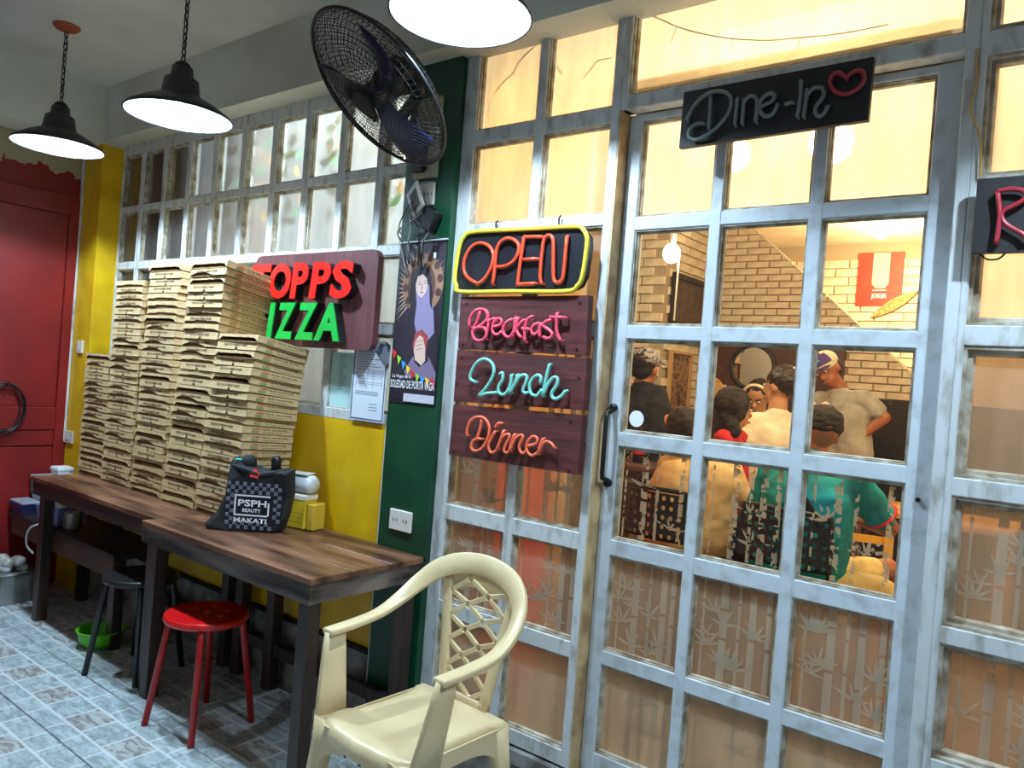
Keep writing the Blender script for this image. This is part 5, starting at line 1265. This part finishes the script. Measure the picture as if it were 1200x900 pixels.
    if hairstyle == 'short':
        h.ell(L(0,-.026,.04), (.085*hs,.098*hs,.088*hs), 14, 10, Q); h.ell(L(0,-.055,-.005), (.076*hs,.058*hs,.07*hs), 12, 8, Q)
    elif hairstyle == 'fade':
        h.ell(L(0,-.012,.062), (.080*hs,.094*hs,.064*hs), 14, 10, Q); h.ell(L(0,-.045,.03), (.078*hs,.066*hs,.055*hs), 14, 10, Q)
    elif hairstyle == 'wavy':
        h.ell(L(0,-.03,.035), (.097*hs,.108*hs,.1*hs), 14, 10, Q); rr_ = random.Random(4)
        for k in range(26):
            a = rr_.uniform(PI*.95, PI*2.05); h.ell(L(.085*math.cos(a), .08*math.sin(a)+.0, rr_.uniform(-.14,.06)), (.032*hs,.032*hs,.045*hs), 8, 6, Q)
    elif hairstyle == 'ponytail':
        h.ell(L(0,-.028,.035), (.088*hs,.104*hs,.094*hs), 14, 10, Q); h.ell(L(0,-.06,0), (.07*hs,.055*hs,.06*hs), 12, 8, Q)
        h.cap2(L(.02,-.12,.03), L(.03,-.135,-.06), .034*hs, .03*hs); h.cap2(L(.03,-.135,-.06), L(.03,-.115,-.15), .03*hs, .012*hs)
    elif hairstyle == 'long':
        h.ell(L(0,-.028,.035), (.09*hs,.106*hs,.096*hs), 14, 10, Q); h.cap2(L(0,-.07,0), L(0,-.09,-.20), .075*hs, .05*hs); h.cap2(L(0,-.09,-.20), L(.0,-.085,-.30), .05*hs, .02*hs)
    solid(h, 'hair', hair, t, .009, .006, 30, 2)
    if cap:
        c = MB(); c.ell(L(0,-.014,.052), (.089*hs,.105*hs,.078*hs), 18, 10, Q)
        solid(c, 'cap_crown', cap[0], t, .009, 0, 9, 1)
        s = MB(); bk = cap[2]
        s.add([L(.085*math.cos(a)*k2, bk*(.075+.075*math.sin(a)*k2), .048-.012*abs(math.cos(a))-.02*(k2-.6)+dz) for dz in (0, .006) for k2 in (.6, 1) for a in [PI*i/10 for i in range(11)]],
              [(i, i+1, 12+i, 11+i) for i in range(10)]+[(22+i, 33+i, 34+i, 23+i) for i in range(10)]+[(11+i, 12+i, 34+i, 33+i) for i in range(10)])
        s.build('cap_brim', cap[1], t)
        if cap[3]: 
            s = MB(); s.ell(L(0,.0,.052), (.091*hs,.0935*hs,.081*hs), 18, 10, Q); 
            s.v = s.v; pr_ = s.build('cap_front_panel', cap[3], t, True)
            bm = bmesh.new(); bm.from_mesh(pr_.data)
            bmesh.ops.delete(bm, geom=[v for v in bm.verts if (v.co-L(0,.0,.052)).dot(face) < .012 or (v.co-L(0,0,.052)).dot(upv) < -.005], context='VERTS'); bm.to_mesh(pr_.data); bm.free()
    return t, L, Q
def joints(head, face_yaw, sit=False, H=1.68, lean=Vector((0,0,0)), t_floor=FZ):
    """default skeleton hanging from a head position; face_yaw: body direction (radians, 0 = +X)"""
    f = Vector((math.cos(face_yaw), math.sin(face_yaw), 0)); r_ = Vector((f.y, -f.x, 0)); k = H/1.70
    hd = Vector(head); nk = hd-Vector((0,0,.155*k))-f*.02-lean*.15; ch_ = nk-Vector((0,0,.20*k))-lean*.4; pe = nk-Vector((0,0,.52*k))-lean
    J = dict(head=hd, neck=nk, chest=ch_, pelvis=pe)
    for s, n_ in ((-1, 'L'), (1, 'R')):
        sh = nk+r_*s*.18*k-Vector((0,0,.055*k)); J['sh'+n_] = sh; J['el'+n_] = sh+r_*s*.05*k-Vector((0,0,.27*k))-f*.03; J['wr'+n_] = J['el'+n_]+f*.12*k-Vector((0,0,.21*k))
        hp = pe+r_*s*.09*k-Vector((0,0,.04)); J['hip'+n_] = hp
        if sit: J['kn'+n_] = hp+f*.42*k+r_*s*.04; J['an'+n_] = Vector((J['kn'+n_].x, J['kn'+n_].y, t_floor+.08))
        else: J['an'+n_] = Vector((hp.x, hp.y, t_floor+.08))+r_*s*.02; J['kn'+n_] = (hp+J['an'+n_])/2+f*.03
    return J
ang_of = lambda v: math.atan2(v.y, v.x)
def cloth(name, a, b): return mat(name, a, .85, noise=1, scale=10, rgb2=b)
# man with purple and white cap, hand on hip
fdir = -RIGHT*.66-FWD*.62-UP*.34
J = joints(ray(969, 434, 5.0), ang_of(-RIGHT*.75-FWD*.5), H=1.74)
J.update(shL=ray(1012, 468, 4.86), shR=ray(957, 470, 5.12), elL=ray(1036, 490, 4.80), wrL=ray(1008, 512, 4.84), elR=ray(951, 512, 5.06), wrR=ray(944, 545, 4.95), neck=ray(983, 456, 5.0), chest=ray(984, 490, 4.98), pelvis=ray(988, 548, 4.98))
pm1, L1_, Q1 = person('standing man in a purple and white cap and light grey T-shirt, hand on hip', J, fdir, cloth('grey_tee', (176,168,158), (150,142,132)), (cloth('black_trousers', (34,32,34), (22,20,22)), 1.9), (176,104,66), HAIR, 1.0, .62,
    (mat('cap_cream', (232,222,196), .8), mat('cap_purple_brim', (74,48,112), .7), 1, mat('cap_purple', (80,54,124), .7)), build=1.05, hairstyle='short')
o = pm1.location
MB().ell(L1_(.01,.098,.075), (.022,.008,.02), 10, 6, Q1).ell(L1_(-.025,.09,.088), (.016,.008,.012), 8, 6, Q1).build('cap_emblem', mat('cap_aqua', (60,180,206), .6), pm1, True)
MB().tube(smooth_path([ray(976, 458, 4.86)-o, ray(962, 474, 4.86)-o, ray(956, 492, 4.88)-o], 4), .007, 6).build('bag_strap', mat('tan_strap', (140,110,80), .7), pm1, True)
bp_ = MB(); 
for q in ((ray(950, 476, 4.9)-o), (ray(967, 478, 4.82)-o)): bp_.ell(q, (.035,.012,.04), 10, 6)
bp_.build('shirt_badge', mat('badge_white', (220,214,200), .6), pm1, True)
# woman in white seen from behind
J = joints(ray(914, 453, 4.4), ang_of(FWD*.8-RIGHT*.5), sit=True, H=1.60)
J.update(shL=ray(876, 495, 4.38), shR=ray(944, 497, 4.42), neck=ray(911, 481, 4.4), chest=ray(909, 515, 4.38), pelvis=ray(906, 572, 4.36), elL=ray(867, 533, 4.3), wrL=ray(850, 548, 4.45))
person('woman in a white T-shirt seen from behind, dark hair tied up', J, FWD*.75-RIGHT*.65, cloth('white_tee', (236,226,208), (214,202,180)), (cloth('denim', (60,70,96), (44,52,74)), 1.9), (206,150,112), mat('dark_brown_hair', (44,28,22), .5, bump=.5, noise=.5, scale=40), .98, .55, hairstyle='ponytail')
# child with wavy hair in red
J = joints(ray(862, 480, 4.15), ang_of(RIGHT*.9+FWD*.3), sit=True, H=1.30)
J.update(shL=ray(866, 512, 4.25), shR=ray(846, 514, 4.05))
person('child with tousled dark hair in a red top, facing right', J, RIGHT*.85+FWD*.2-UP*.15, cloth('red_top', (206,34,36), (180,24,28)), (cloth('denim', (60,70,96), (44,52,74)), 1.8), (196,134,96), HAIR, .92, .5, hairstyle='wavy', build=.82)
# man in black T-shirt with a cap
J = joints(ray(757, 431, 4.8), ang_of(FWD*.8+RIGHT*.35), H=1.68)
J.update(shL=ray(738, 461, 4.82), shR=ray(771, 462, 4.75), neck=ray(753, 449, 4.8), chest=ray(753, 480, 4.78), pelvis=ray(752, 535, 4.76), elR=ray(779, 492, 4.68), wrR=ray(788, 520, 4.7))
pm4, L4_, Q4 = person('standing man in a black T-shirt and grey patterned cap, seen from behind', J, RIGHT*.62+FWD*.7, cloth('black_tee', (26,24,28), (14,14,18)), (cloth('tan_trousers', (170,124,82), (120,86,58)), 1.9), (190,116,78), HAIR, 1.0, .6,
    (mat('cap_mottled', (70,64,70), .8, noise=1, scale=55, rgb2=(150,144,144), sharp=(.5,.56)), mat('cap_grey_brim', (96,90,94), .8), 1, None))
MB().ell(ray(738, 449, 4.70)-pm4.location, (.02,.008,.02), 10, 6).build('shirt_print', mat('pink_print', (206,110,110), .7), pm4, True)
# seated person in cream with dark hair down
J = joints(ray(803, 506, 3.8), ang_of(FWD*.9+RIGHT*.1), sit=True, H=1.66)
J.update(shL=ray(786, 546, 3.8), shR=ray(854, 550, 3.75), neck=ray(815, 532, 3.78), chest=ray(815, 566, 3.72), pelvis=ray(806, 632, 3.68), elL=ray(764, 596, 3.9), wrL=ray(780, 590, 4.1), elR=ray(872, 596, 3.8), wrR=ray(856, 592, 4.0))
person('person in a cream T-shirt sitting with back to the door, dark hair down', J, FWD*.95-RIGHT*.15, cloth('cream_tee', (226,196,150), (200,164,116)), (cloth('black_trousers', (34,32,34), (22,20,22)), 1.9), (196,134,96), HAIR, 1.0, .6, hairstyle='long', build=1.08)
# man in teal sitting with his back to the door
J = joints(ray(960, 506, 3.4), ang_of(FWD*.6+RIGHT*.75), sit=True, H=1.68)
J.update(neck=ray(955, 533, 3.38), shL=ray(905, 556, 3.5), shR=ray(1004, 566, 3.2), chest=ray(948, 585, 3.32), pelvis=ray(930, 672, 3.36), elR=ray(1041, 618, 3.25), wrR=ray(1004, 608, 3.5), elL=ray(880, 620, 3.6), wrL=ray(915, 612, 3.8),
         hipL=ray(925, 680, 3.5), hipR=ray(955, 688, 3.28), knR=ray(1050, 700, 3.2), knL=ray(1040, 668, 3.75))
for n_ in 'LR': J['an'+n_] = Vector((J['kn'+n_].x+.05, J['kn'+n_].y+.05, FZ+.08))
pm5, L5_, Q5 = person('man in a teal T-shirt with cropped hair, sitting with his back to the door', J, FWD*.92-RIGHT*.05, cloth('teal_tee', (8,160,172), (6,124,138)), (cloth('beige_shorts', (232,204,146), (206,174,112)), .8), (180,108,70), HAIR, 1.0, .72, hairstyle='fade', build=1.12)
A = (J['shR']+(J['elR']-J['shR'])*.74)-pm5.location; f = (J['elR']-J['shR']).normalized(); u = f.orthogonal().normalized(); v = f.cross(u)
MB().tube([A+(u*math.cos(a)+v*math.sin(a))*.068 for a in [2*PI*i/20 for i in range(20)]], .008, 6, True).build('red_sleeve_trim', mat('red_trim', (206,30,40), .7), pm5, True)
MB().tube(smooth_path([ray(925, 560, 3.18)-pm5.location, ray(945, 590, 3.1)-pm5.location, ray(970, 640, 3.12)-pm5.location], 4), .02, 8, flat=.3).build('bag_strap', mat('black_strap', (16,16,20), .7), pm5, True)
# far person with a striped headband
J = joints(ray(889, 466, 5.1), ang_of(-FWD*.7-RIGHT*.4), sit=True, H=1.55)
pm7, L7_, Q7 = person('person with dark hair and a cream striped headband, half hidden below the round mirror', J, -FWD*.6-RIGHT*.5-UP*.4, cloth('white_blouse', (226,214,196), (204,190,168)), (cloth('denim', (60,70,96), (44,52,74)), 1.9), (200,144,104), HAIR, .95, .6, hairstyle='short')
MB().tube([L7_(.09*math.cos(a), .035, .03+.085*math.sin(a)) for a in [PI*i/12 for i in range(13)]], .012, 6).build('headband', mat('cream_headband', (232,214,180), .7), pm7, True)
